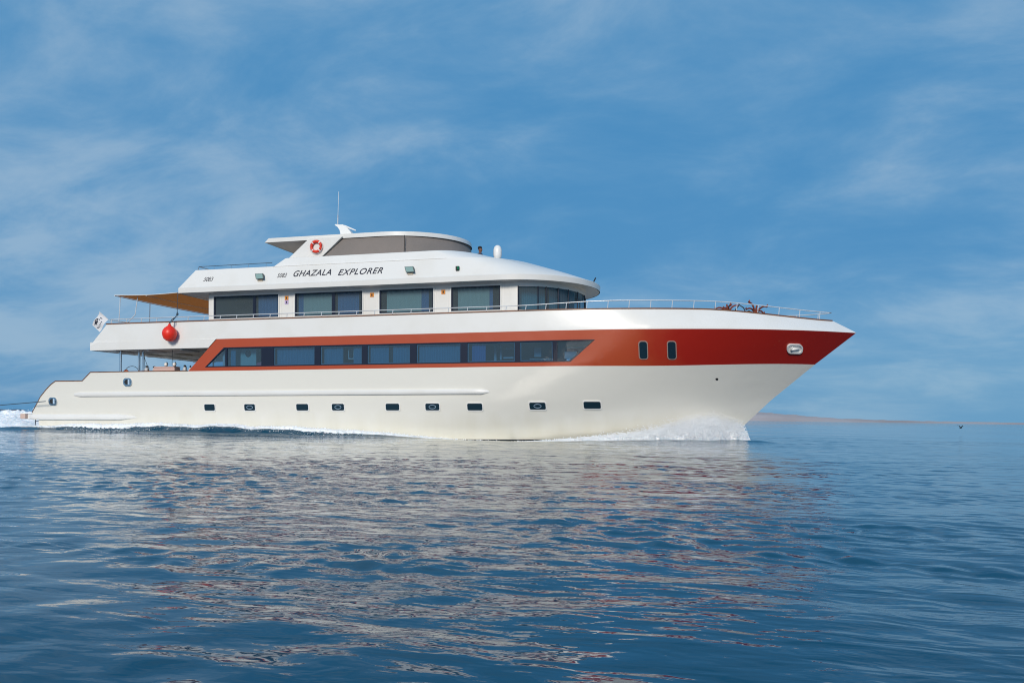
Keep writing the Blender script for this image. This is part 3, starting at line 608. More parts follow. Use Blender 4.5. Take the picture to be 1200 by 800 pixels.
# ---------------- writing
def text(body, s0, s1, kb, cap, shear=.32, bold=.012, space=1.0, ws=1.0, m='letter', name='lettering', zfix=None):
    cu = bpy.data.curves.new(name, 'FONT'); cu.body = body; cu.size = 1; cu.shear = shear; cu.space_character = space; cu.space_word = ws; cu.extrude = 0; cu.offset = bold
    to = bpy.data.objects.new(name, cu); COL.objects.link(to); dg = bpy.context.evaluated_depsgraph_get(); me = bpy.data.meshes.new_from_object(to.evaluated_get(dg)); bpy.data.objects.remove(to)
    n = len(me.vertices); co = np.zeros(n * 3); me.vertices.foreach_get('co', co); co = co.reshape(-1, 3)
    x0, x1 = co[:, 0].min(), co[:, 0].max(); y0, y1 = co[:, 1].min(), co[:, 1].max()
    X = s0 + (co[:, 0] - x0) / (x1 - x0) * (s1 - s0); Kk = kb + (co[:, 1] - y0) / (y1 - y0) * cap / 0.82
    Y = -(3.90 - .30 * Kk) - .012; Z = 6.86 + .82 * Kk
    me.vertices.foreach_set('co', np.stack([X, Y, Z], 1).ravel()); me.materials.clear(); me.materials.append(M[m])
    o = bpy.data.objects.new(name, me); COL.objects.link(o); o.parent = yacht; o.location = OFF; return o
text('GHAZALA', -19.17, -17.32, .34, .285, space=1.1)
text('EXPLORER', -16.98, -14.86, .30, .285, space=1.1)
text('5083', -19.98, -19.50, .33, .20, bold=.0)
text('5083', -23.76, -23.26, .30, .20, bold=.0)

# ---------------- awning over the aft upper deck
c = MB(); nx, ny = 14, 16
def aw(i, j): x = lerp(-28.5, -25.02, i / nx); y = lerp(-3.9, 3.9, j / ny); return (x, y, 6.63 - .05 * math.sin(math.pi * i / nx) - .04 * abs(math.sin(math.pi * 3 * i / nx)) * 0 - .03 * math.sin(math.pi * j / ny))
c.grid([[aw(i, j) for i in range(nx + 1)] for j in range(ny + 1)])
awn = part(c, 'awning', M['awning'], True)
c = MB()
for i in (0, 7, nx): c.tube([tuple(Vector(aw(i, j)) - Vector((0, 0, .03))) for j in range(ny + 1)], .018 if i == 0 else .022, 5)
for j in (0, ny): c.tube([aw(i, j) for i in range(nx + 1)], .015, 5)
c.build('awning_lacing', M['white2'], awn)
for pts in ([(-28.3, -3.75, 6.6), (-28.3, -3.85, 5.25)], [(-27.45, -3.6, 6.6), (-27.5, -3.72, 5.7), (-27.85, -3.85, 5.27)], [(-28.4, -1.5, 6.6), (-28.4, -1.55, 4.52)], [(-28.3, 3.75, 6.6), (-28.3, 3.85, 5.25)]):
    c = MB(); c.tube(pts, .02, 6); part(c, 'awning_pole', M['paintsteel'])

# ------------------------------------------------------------------ things carried by the yacht
def thing(name, mtx, label, cat, group=None):
    o = bpy.data.objects.new(name, None); COL.objects.link(o); o.matrix_world = mtx; o.empty_display_size = .3; return tag(o, label, cat, group)
def copy_tree(o, parent=None):
    c_ = o.copy(); COL.objects.link(c_); c_.parent = parent
    for ch in [k for k in bpy.data.objects if k.parent == o]: copy_tree(ch, c_)
    return c_
# life ring
lr = thing('life_ring', onship(-18.41, -3.09, 8.59), 'red life ring with white bands hanging on the slanted hardtop strut', 'life ring')
def torus_arc(Rm, r, a0, a1, n): return [(Rm * math.cos(R(lerp(a0, a1, i / n))), 0, Rm * math.sin(R(lerp(a0, a1, i / n)))) for i in range(n + 1)]
c = MB(); c.tube(torus_arc(.235, .07, 0, 360, 36)[:-1], .066, 12, closed=True); c.build('ring_body', M['ring'], lr, True)
c = MB()
for a in (45, 135, 225, 315): c.tube(torus_arc(.235, .07, a - 6, a + 6, 4), .069, 12)
c.build('white_bands', M['white2'], lr, True)
c = MB(); c.tube([(.32 * math.cos(R(a)) * (1 + .03 * math.sin(R(a * 4))), -.02, .32 * math.sin(R(a))) for a in range(0, 360, 15)], .009, 5, closed=True); c.build('grab_line', M['white2'], lr)
# red buoy
bu = thing('mooring_buoy', onship(-25.0, -4.55, 4.30), 'bright red round buoy hanging on a rope over the white bulwark', 'buoy')
c = MB(); pr = [(.02, 0), (.14, .03), (.26, .13), (.315, .27), (.33, .38), (.30, .51), (.23, .61), (.14, .68), (.07, .73), (.05, .80), (.02, .82)]; c.lathe(pr, (0, 0, 0), 24); c.build('buoy_body', M['red_paint'], bu, True)
c = MB(); c.tube([(.035 * math.cos(t), 0, .80 + .035 * math.sin(t)) for t in [k * math.pi / 5 for k in range(10)]], .015, 5, closed=True); c.build('buoy_eye', M['black'], bu)
c = MB(); c.tube([(0, 0, .80), (.05, .08, 1.0), (.10, .30, 1.15), (.12, .38, 1.3), (.13, .42, 2.3)], .02, 6); c.tube([(.02, .0, .84), (.12, .05, .95), (.10, .28, 1.12), (.02, .12, 1.0), (-.02, 0, .82)], .018, 5); c.lathe([(.02, 0), (.05, .05), (.05, .1), (.02, .15)], (.12, .40, 1.22), 8); c.build('buoy_rope', M['rope'], bu)
# flag and staff
fl = thing('flag', onship(-28.75, -3.6, 5.25), 'small white flag with dark emblem flying from the stern rail', 'flag')
c = MB(); A4 = [Vector((-.20, -.2, .27)), Vector((-.64, -.25, .60)), Vector((-1.02, -.3, .0)), Vector((-.64, -.25, -.34))]
# order: fore top, aft top... hoist edge runs from A4[0] to A4[1]
def fq(u, v):
    p_ = A4[1].lerp(A4[0], u).lerp(A4[2].lerp(A4[3], u), v); return p_ + Vector((0, .035 * math.sin(v * 7 + u * 2), 0))
c.grid([[tuple(fq(i / 10, j / 14)) for i in range(11)] for j in range(15)]); c.build('flag_cloth', M['flagcloth'], fl, True)
def fmark(poly, name='flag_emblem', m='letter'):
    c = MB(); c.add([tuple(fq(u, v) + Vector((0, -.012, 0))) for u, v in poly], [tuple(range(len(poly)))]); c.build(name, M[m], fl)
fmark([(.10, .42), (.22, .36), (.30, .50), (.42, .55), (.36, .66), (.46, .78), (.30, .74), (.22, .90), (.16, .70), (.05, .62)])
M['greyink'] = mat('grey_ink', (.12, .13, .17), .8)
for k, (u, v) in enumerate([(.28, .22), (.40, .20), (.30, .34), (.62, .36), (.62, .48), (.64, .60), (.62, .72), (.60, .82), (.50, .86)]):
    fmark([(u, v), (u + .13, v + .01), (u + .12, v + .07), (u + .05, v + .05), (u + .02, v + .08)], 'flag_writing', 'greyink')
c = MB(); c.tube([(0.1, .0, -.1), (-.20, -.2, .27), (-.66, -.25, .64)], .014, 6); c.build('flag_staff', M['paintsteel'], fl)
# tow line running astern
tl = MB(); p0 = Vector((-31.95, -4.42, 1.60)); pts = [p0.lerp(Vector((-62, -3.2, .9)), t / 20) + Vector((0, 0, -1.1 * math.sin(math.pi * t / 20) * .35)) for t in range(21)]
tl.tube([tuple(YM @ p_) for p_ in pts], .022, 6); tow = tl.build('tow_rope', M['rope'], None); tag(tow, 'dark tow rope running aft from the stern fairlead', 'rope')
# rusty anchors on the foredeck
def anchor(x, y, z, rz, sc_, lab, tilt):
    a = thing('anchor', onship(x, y, z, rz) @ Matrix.Rotation(tilt, 4, 'Y'), lab, 'anchor', 'rusty anchors on the foredeck')
    c = MB(); c.tube([(0, 0, 0), (0, 0, .62 * sc_)], [.05, .035], 8); c.build('shank', M['rust'], a, True)
    for k in range(4):
        th = k * math.pi / 2; c = MB(); p_ = [(.50 * sc_ * t * math.cos(th), .50 * sc_ * t * math.sin(th), .18 * sc_ + .52 * sc_ * t ** .6 - .22 * sc_ * t ** 3) for t in [j * .125 for j in range(9)]]
        p_ = [(q[0], q[1], q[2]) for q in p_]; c.tube(p_, [.045 - .002 * j for j in range(9)], 6)
        e_ = Vector(p_[-1]); c.add([e_ + Vector((.08 * math.cos(th + 1.57), .08 * math.sin(th + 1.57), .02)), e_ - Vector((.08 * math.cos(th + 1.57), .08 * math.sin(th + 1.57), -.02)), e_ + Vector((.02 * math.cos(th), .02 * math.sin(th), .14)), e_ + Vector((.05 * math.cos(th), .05 * math.sin(th), .03))], [(0, 1, 2), (0, 1, 3), (0, 2, 3), (1, 2, 3)]); c.build('fluke', M['rust'], a)
    return a
anchor(-.28, -1.2, 5.02, .3, 1.0, 'rusty red four-fluked anchor standing further aft on the foredeck', R(-8))
anchor(.72, -1.0, 5.0, .9, 1.05, 'rusty four-fluked anchor nearest the bow tip on the foredeck', R(22))
ch = thing('anchor_chain', onship(.2, -1.1, 5.0), 'dark hose arching between the two rusty anchors', 'hose')
c = MB(); c.tube([(-.22, 0, .0), (-.2, 0, .42), (-.05, 0, .60), (.12, 0, .48), (.2, 0, .30), (.34, 0, .34), (.5, 0, .26), (.62, 0, .04)], .028, 6); c.build('hose', M['black'], ch, True)
ch.name = 'deck_hose'
wb = thing('anchor_windlass', onship(.15, -.9, 4.5), 'low windlass block under the rusty anchors, behind the bulwark', 'windlass')
c = MB(); c.box(-.7, .9, -.5, .3, 0, .42); c.build('base', M['white2'], wb, bevel=.03)
c = MB(); c.tube([(-.3, -.6, .5), (-.3, .4, .5)], [.12, .12], 12); c.build('drum', M['rust'], wb, True)
# things on the after deck
bench = thing('tank_bench', onship(-26.4, -3.35, 2.1), 'long bench behind the stern bulwark carrying tanks', 'bench')
c = MB(); c.box(-1.5, 2.2, -.28, .28, .42, .50); c.build('bench_top', M['teak'], bench, bevel=.01)
for x_ in (-1.3, .3, 1.9): c = MB(); c.box(x_ - .04, x_ + .04, -.24, .24, 0, .42); c.build('leg', M['white2'], bench)
tk0 = None
for k, (s, sc_, lab) in enumerate([(-27.10, 1.0, 'grey white diving tank with black valve, by the steel pillar'), (-26.68, .96, 'dark topped diving tank between the pillar and the pink box'), (-25.02, 1.0, 'diving tank just in front of the pink box'), (-24.72, .95, 'diving tank closest to the slanted orange stripe')]):
    if tk0 is None:
        t_ = thing('diving_tank', onship(s, -3.4, 2.6), lab, 'diving tank', 'diving tanks on the aft deck'); tk0 = t_
        c = MB(); c.lathe([(.09, 0), (.10, .02), (.10, .46), (.085, .54), (.045, .60), (.03, .62)], (0, 0, 0), 16); c.build('cylinder', M['tank'], t_, True)
        c = MB(); c.lathe([(.035, .60), (.04, .64), (.03, .70)], (0, 0, 0), 8); c.tube([(-.07, 0, .66), (.08, 0, .66)], .03, 6); c.build('valve', M['black'], t_)
        c = MB(); c.tube([(.02, 0, .66), (.12, 0, .60), (.13, -.02, .40)], .02, 6); c.build('regulator_hose', M['black'], t_)
    else:
        t_ = copy_tree(tk0); t_.matrix_world = onship(s, -3.4, 2.6, k * .8) @ Matrix.Scale(sc_, 4); tag(t_, lab, 'diving tank', 'diving tanks on the aft deck')
bx = thing('storage_box', onship(-26.0, -3.4, 2.6), 'pale pink flat box standing on the bench under the overhanging deck', 'box')
c = MB(); c.box(-.58, .58, -.22, .22, 0, .58); c.build('box_body', M['pinkbox'], bx, bevel=.03)
c = MB(); c.box(-.52, .58, -.24, .24, .582, .63); c.build('box_lid', M['pinkbox'], bx, bevel=.015)
for k, (s, lab) in enumerate([(-26.08, 'white ball shaped lamp on the aft end of the pink box'), (-25.62, 'white ball shaped lamp on the forward end of the pink box')]):
    b_ = thing('ball_lamp', onship(s, -3.35, 3.232), lab, 'lamp', 'ball lamps on the pink box')
    c = MB(); c.lathe([(.03, .02), (.07, .05), (.085, .11), (.07, .17), (.02, .20)], (0, 0, 0), 14); c.build('globe', M['white2'], b_, True)
    c = MB(); c.lathe([(.06, 0), (.06, .03), (.03, .04)], (0, 0, 0), 10); c.tube([(0.06, 0, .0), (.10, 0, .14), (.04, 0, .22)], .02, 5); c.build('lamp_foot', M['black'], b_)
hoop = thing('hoop', onship(-27.85, -3.5, 2.6), 'thin dark hoop arching above the stern bulwark between two pillars', 'hoop')
c = MB(); c.tube([(.38 * math.cos(t), 0, .40 + .28 * math.sin(t)) for t in [k * math.pi / 10 for k in range(11)]] + [(-.38, 0, 0)], .013, 5); c.tube([(.38, 0, .4), (.38, 0, 0)], .013, 5); c.build('hoop_tube', M['black'], hoop)
rc = thing('cushion', onship(-28.25, -3.4, 2.6), 'small salmon red bundle beside the aftmost pillar', 'bundle')
c = MB(); c.lathe([(.02, 0), (.16, .02), (.18, .2), (.15, .42), (.06, .52), (.01, .53)], (0, 0, 0), 12); c.build('bundle_cloth', mat('salmon_cloth', (.6, .16, .09), .9), rc, True); rc.name = 'bundle'
mt = thing('bench_mat', onship(-26.9, -3.4, 2.602), 'folded dark red mat under the tanks by the pillar', 'mat')
c = MB(); c.box(-.4, .34, -.28, .1, 0, .44); c.build('mat_cloth', mat('dark_red_mat', (.12, .025, .015), .9), mt, bevel=.05)
for x_, lab, pts in ((-27.2, 'slack dark line hanging from the deck edge beside the pillar', [(-27.25, -3.5, 4.0), (-27.12, -3.5, 3.6), (-27.02, -3.45, 3.28)]), (-25.77, 'straight dark line hanging from the soffit behind the pink box', [(-25.77, -3.3, 4.02), (-25.78, -3.3, 3.3)])):
    c = MB(); c.tube([tuple(YM @ Vector(p_)) for p_ in pts], .012, 5); o = c.build('hanging_line', M['rope']); tag(o, lab, 'line', 'lines hanging under the aft deck')
# person standing in the flybridge well
def person():
    me = bpy.data.meshes.new('person')
    J = [((0, 0, .92), .13), ((0, 0, 1.10), .12), ((0, 0, 1.32), .14), ((0, 0, 1.45), .07), ((.01, 0, 1.52), .058), ((.025, 0, 1.60), .105), ((.01, 0, 1.69), .105),
         ((0, .10, .90), .09), ((.02, .11, .48), .062), ((0, .11, .09), .042), ((.13, .12, .04), .035),
         ((0, -.10, .90), .09), ((-.03, -.11, .48), .062), ((-.04, -.11, .09), .042), ((.09, -.12, .04), .035),
         ((0, .19, 1.38), .05), ((.03, .25, 1.10), .038), ((.25, .22, 1.0), .028), ((.33, .21, 1.0), .024),
         ((0, -.19, 1.38), .05), ((.03, -.25, 1.10), .038), ((.25, -.22, 1.0), .028), ((.33, -.21, 1.0), .024)]
    E_ = [(0, 1), (1, 2), (2, 3), (3, 4), (4, 5), (5, 6), (0, 7), (7, 8), (8, 9), (9, 10), (0, 11), (11, 12), (12, 13), (13, 14), (2, 15), (15, 16), (16, 17), (17, 18), (2, 19), (19, 20), (20, 21), (21, 22)]
    me.from_pydata([j[0] for j in J], E_, []); o = bpy.data.objects.new('person', me); COL.objects.link(o)
    sk = o.modifiers.new('skin', 'SKIN'); lay = me.skin_vertices[0].data
    for i, j in enumerate(J): lay[i].radius = (j[1], j[1]); lay[i].use_root = (i == 0)
    o.modifiers.new('sub', 'SUBSURF').levels = 2; o.modifiers['sub'].render_levels = 2
    dg = bpy.context.evaluated_depsgraph_get(); m2 = bpy.data.meshes.new_from_object(o.evaluated_get(dg)); o.modifiers.clear(); o.data = m2
    m2.materials.clear(); m2.materials.append(M['skin'])
    # face: brow, nose, chin and ears pulled out of the continuous skin
    for v in m2.vertices:
        x, y, z = v.co
        if z > 1.5 and x > .05:
            v.co.x += .028 * math.exp(-((y / .018) ** 2 + ((z - 1.615) / .022) ** 2)) + .012 * math.exp(-((y / .04) ** 2 + ((z - 1.55) / .015) ** 2)) - .008 * math.exp(-(((abs(y) - .032) / .015) ** 2 + ((z - 1.645) / .014) ** 2))
    m2.polygons.foreach_set('use_smooth', [True] * len(m2.polygons)); return o
pe = person(); pe.matrix_world = onship(-11.42, -.55, 6.975, R(-12)); tag(pe, 'dark-haired person standing on the top deck, only the head showing over the front', 'person')
c = MB(); c.lathe([(.092, -.02), (.102, .02), (.096, .06), (.068, .095), (.02, .112)], (-.004, 0, 1.675), 16, 1.02, .95); hr = c.build('hair', M['hair'], pe, True)
c = MB(); c.lathe([(.155, .85), (.15, 1.0), (.165, 1.2), (.175, 1.34), (.13, 1.43), (.065, 1.47)], (0, 0, 0), 20, .85, 1.15); c.tube([(0, .15, 1.38), (.01, .22, 1.24), (.03, .25, 1.14)], [.075, .065, .06], 10, caps=False); c.tube([(0, -.15, 1.38), (.01, -.22, 1.24), (.03, -.25, 1.14)], [.075, .065, .06], 10, caps=False); c.build('shirt', M['shirt'], pe, True, merge=False)
c = MB(); c.lathe([(.165, .72), (.17, .8), (.16, .92)], (0, 0, 0), 18, .9, 1.15)
for y_ in (.11, -.11): c.tube([(0, y_, .86), (.01, y_, .5)], [.10, .09], 12)
c.build('shorts', M['shorts'], pe, True, merge=False)

# ------------------------------------------------------------------ water
def comps(n, l0, l1, slope, mean, spread, seed):
    g = np.random.default_rng(seed); lam = np.exp(g.uniform(np.log(l0), np.log(l1), n)); th = R(mean) + g.normal(0, R(spread), n); k = 2 * np.pi / lam
    a = slope * math.sqrt(2 / n) / k; return np.stack([k * np.cos(th), k * np.sin(th), a, g.uniform(0, 6.28, n), lam], 1)
WV = np.concatenate([comps(12, 3.5, 11, .011, 78, 22, 1), comps(26, 1.1, 3.5, .020, 70, 34, 2), comps(46, .30, 1.1, .040, 84, 42, 3)])
WR = np.concatenate([comps(40, .16, .36, .115, 90, 75, 4), comps(26, .36, .9, .055, 84, 60, 5)])     # short ripples that come in patches
def vnoise(x, y, seed):
    g = np.random.default_rng(seed).random((256, 256)); xi = np.floor(x).astype(int); yi = np.floor(y).astype(int); fx = x - xi; fy = y - yi; fx = fx * fx * (3 - 2 * fx); fy = fy * fy * (3 - 2 * fy)
    a = g[xi % 256, yi % 256]; b = g[(xi + 1) % 256, yi % 256]; c_ = g[xi % 256, (yi + 1) % 256]; d = g[(xi + 1) % 256, (yi + 1) % 256]
    return (a * (1 - fx) + b * fx) * (1 - fy) + (c_ * (1 - fx) + d * fx) * fy
def fbm(x, y, seed, o=5, f=1.0):
    z = 0; am = 1; tot = 0
    for k in range(o): z = z + am * vnoise(x * f + 37 * k, y * f + 17 * k, seed + k); tot += am; am *= .55; f *= 2.03
    return z / tot
def hbw(x): return np.interp(x, [-33.2, -32.8, -18, -14, -10, -7, -4, -2, -1, -.2, 0.1], [4.0, 4.0, 4.0, 3.98, 3.8, 3.35, 2.5, 1.65, 1.0, .1, 0])
def wave(x, y, sp=None):
    z = np.zeros_like(x)
    pm = fbm(x * .28 + 3, y * .75, 301, 3) * .6 + fbm(x * .9 + y * .12, y * 2.1 - x * .1, 311, 2) * .4
    pm = np.clip((pm - .40) / .20, 0, 1); pm = .12 + .88 * pm * pm * (3 - 2 * pm)
    for kx, ky, a, ph, lam in WR:
        w_ = 1.0 if sp is None else np.clip((lam / np.maximum(sp, 1e-3) - 2.2) / 2.5, 0, 1)
        z += a * np.sin(kx * x + ky * y + ph) * w_ * pm
    for kx, ky, a, ph, lam in WV:
        t = np.sin(kx * x + ky * y + ph)
        w_ = 1.0 if sp is None else np.clip((lam / np.maximum(sp, 1e-3) - 2.2) / 2.5, 0, 1)
        z += a * t * w_
    # slow patches where the ripples calm down
    cal = .62 + .38 * np.sin(.11 * x + .05 * y + 1) * np.sin(.07 * y - .09 * x + .6) + .15 * np.sin(.31 * x - .4 * y)
    z *= cal
    d = -y - hbw(x)                                   # distance outboard of the near side
    amp = np.interp(x, [-36, -32, -28, -22, -17, -14, -10], [.06, .16, .26, .36, .22, .09, 0])
    z += amp * np.exp(-((d - 1.15 - .25 * np.sin(.5 * x)) / np.where(d > 1.15, .38, .8)) ** 2) * (1 + .10 * np.sin(1.7 * x + 1 + np.sin(.6 * x)) + .05 * np.sin(4.7 * x))
    z += np.interp(x, [-14, -11, -8, -5.5], [0, -.10, -.08, 0]) * np.exp(-(np.maximum(d, 0) / 1.5) ** 2)
    z += np.interp(x, [-9, -5, -2, 1, 2.2], [0, .05, .10, .12, 0]) * np.exp(-((d - 1.4) / .8) ** 2)
    return z
def make_sea():
    dth = np.concatenate([np.linspace(-52, 52, 860), np.linspace(52, 308, 150)[1:-1]]) ; th = np.radians(dth)   # 0 = camera axis direction
    r = [0.6]
    while r[-1] < 52: r.append(r[-1] + max(.012, r[-1] * .0040))
    while r[-1] < 45000: r.append(r[-1] * (1.012 if r[-1] < 400 else 1.06))
    r = np.array(r); nr, nt_ = len(r), len(th)
    RR, TH = np.meshgrid(r, th, indexing='ij'); A = TH + YAW
    X = -RR * np.sin(A); Y = -38.25 + RR * np.cos(A)
    sp = RR * .0040; sp = np.where(RR > 52, RR * .012, sp)
    Z = wave(X, Y, sp * 1.0) * np.clip(1.25 - RR / 700, 0, 1)
    co = np.stack([X, Y, Z], -1).reshape(-1, 3).astype(np.float32); co = np.concatenate([co, [[0, -38.25, 0]]]).astype(np.float32)
    i = np.arange(nr - 1)[:, None] * nt_; j = np.arange(nt_)[None]; jn = (j + 1) % nt_
    F_ = np.stack([i + j, i + nt_ + j, i + nt_ + jn, i + jn], -1).reshape(-1, 4)[:, ::-1]
    me = bpy.data.meshes.new('sea'); nv = len(co); me.vertices.add(nv); me.vertices.foreach_set('co', co.ravel())
    tri = np.stack([np.full(nt_, nv - 1), np.arange(nt_), (np.arange(nt_) + 1) % nt_], -1)[:, ::-1]
    nl = F_.size + tri.size; me.loops.add(nl); me.loops.foreach_set('vertex_index', np.concatenate([F_.ravel(), tri.ravel()]).astype(np.int32))
    npol = len(F_) + len(tri); me.polygons.add(npol)
    me.polygons.foreach_set('loop_start', np.concatenate([np.arange(len(F_)) * 4, len(F_) * 4 + np.arange(len(tri)) * 3]).astype(np.int32))
    me.polygons.foreach_set('loop_total', np.concatenate([np.full(len(F_), 4), np.full(len(tri), 3)]).astype(np.int32))
    me.polygons.foreach_set('use_smooth', np.ones(npol, bool)); me.update(calc_edges=True)
    # foam coverage (0..1) along the yacht's side
    x, y = co[:, 0], co[:, 1]; d = -y - hbw(x)
    ins = (x > -60) & (x < 1.5)
    w_ = np.interp(x, [-40, -33, -28, -22, -17, -14, -11, -8, -5, 0, 1.0], [1.0, 1.0, .9, 1.0, .9, .6, .3, .25, .5, 1.1, .3])
    f = np.clip(1.25 - np.abs(d - .25) / w_, 0, 1) * ins
    ast = np.clip((-33 - x) / 1.2, 0, 1) * np.clip(1.3 - np.abs(y) / 5.0, 0, 1) * (x > -120); f = np.maximum(f, ast)
    at_ = me.attributes.new('foam', 'FLOAT', 'POINT'); at_.data.foreach_set('value', f.astype(np.float32))
    return me
def sea_mat():
    m = bpy.data.materials.new('sea_water'); m.use_nodes = True; t = m.node_tree; b = t.nodes['Principled BSDF']; NN = t.nodes.new; LL = t.links.new
    b.inputs['Base Color'].default_value = (0.0002, 0.056, 0.104, 1); b.inputs['Roughness'].default_value = 0.035; b.inputs['IOR'].default_value = 1.36
    geo = NN('ShaderNodeNewGeometry')
    def nz(scale, det, sx_, sy_, rot):
        mp_ = NN('ShaderNodeMapping'); mp_.inputs['Scale'].default_value = (sx_, sy_, 1); mp_.inputs['Rotation'].default_value = (0, 0, R(rot)); LL(geo.outputs['Position'], mp_.inputs[0])
        n = NN('ShaderNodeTexNoise'); n.inputs['Scale'].default_value = scale; n.inputs['Detail'].default_value = det; n.inputs['Roughness'].default_value = .55; n.inputs['Distortion'].default_value = .4; LL(mp_.outputs[0], n.inputs['Vector']); return n.outputs['Fac']
    big = math_node('ADD', math_node('MULTIPLY', nz(.10, 2, .6, 1.3, 8), .5, None, t), math_node('MULTIPLY', nz(.42, 3, .45, 1.6, 16), .5, None, t), None, t)
    patch = NN('ShaderNodeMapRange'); patch.inputs['From Min'].default_value = .42; patch.inputs['From Max'].default_value = .58; patch.inputs['To Min'].default_value = .15; patch.inputs['To Max'].default_value = 1.0; LL(big, patch.inputs[0])
    a1 = nz(1.5, 2, .55, 1.25, 14); a2 = nz(3.4, 2, .55, 1.3, -6)
    h1 = math_node('MULTIPLY', a1, .024, None, t); h2 = math_node('MULTIPLY', math_node('MULTIPLY', a2, .022, None, t), patch.outputs[0], None, t)
    a3 = nz(11, 2, .6, 1.3, 9); hh = math_node('ADD', math_node('MULTIPLY', math_node('MULTIPLY', a3, .003, None, t), patch.outputs[0], None, t), math_node('ADD', h1, h2, None, t), None, t)
    bp = NN('ShaderNodeBump'); bp.inputs['Strength'].default_value = 1; bp.inputs['Distance'].default_value = 1.0; LL(hh, bp.inputs['Height']); LL(bp.outputs[0], b.inputs['Normal'])
    # white water where the hull has churned it
    at_ = NN('ShaderNodeAttribute'); at_.attribute_name = 'foam'; fn = nz(3.2, 7, .7, 1.2, 5)
    k = math_node('ADD', math_node('MULTIPLY', at_.outputs['Fac'], .75, None, t), fn, None, t)
    fr = NN('ShaderNodeMapRange'); fr.inputs['From Min'].default_value = .80; fr.inputs['From Max'].default_value = .98; LL(k, fr.inputs[0])
    fb = NN('ShaderNodeBsdfDiffuse'); fb.inputs[0].default_value = (.72, .78, .82, 1)
    gate = math_node('MULTIPLY', fr.outputs[0], math_node('GREATER_THAN', at_.outputs['Fac'], .02, None, t), None, t)
    mx = NN('ShaderNodeMixShader'); LL(gate, mx.inputs[0]); LL(b.outputs[0], mx.inputs[1]); LL(fb.outputs[0], mx.inputs[2]); LL(mx.outputs[0], t.nodes['Material Output'].inputs['Surface'])
    return m
sme = make_sea(); sme.materials.append(sea_mat()); sea = bpy.data.objects.new('sea', sme); COL.objects.link(sea); tag(sea, 'dark blue rippled open sea', 'sea', kind='structure')

# ------------------------------------------------------------------ white water
def foam_mat():                       # bubbly white water, lacy where it thins out
    m = mat('white_foam', (.96, .98, 1.0), .8, bump=(15, .018)); t = m.node_tree; b = t.nodes['Principled BSDF']; b.inputs['Subsurface Weight'].default_value = 0.5; b.inputs['Subsurface Radius'].default_value = (.15, .18, .2); b.inputs['Subsurface Scale'].default_value = .4
    at_ = t.nodes.new('ShaderNodeAttribute'); at_.attribute_name = 'thin'; c = t.nodes.new('ShaderNodeTexCoord'); n = t.nodes.new('ShaderNodeTexNoise'); n.inputs['Scale'].default_value = 7; n.inputs['Detail'].default_value = 8; n.inputs['Roughness'].default_value = .7
    t.links.new(c.outputs['Object'], n.inputs['Vector'])
    k = math_node('SUBTRACT', n.outputs['Fac'], math_node('MULTIPLY_ADD', at_.outputs['Fac'], .30, .0, t), None, t)
    r = t.nodes.new('ShaderNodeMapRange'); r.inputs['From Min'].default_value = 0; r.inputs['From Max'].default_value = .12; t.links.new(k, r.inputs[0]); t.links.new(r.outputs[0], b.inputs['Alpha'])
    return m
M['foam'] = foam_mat()
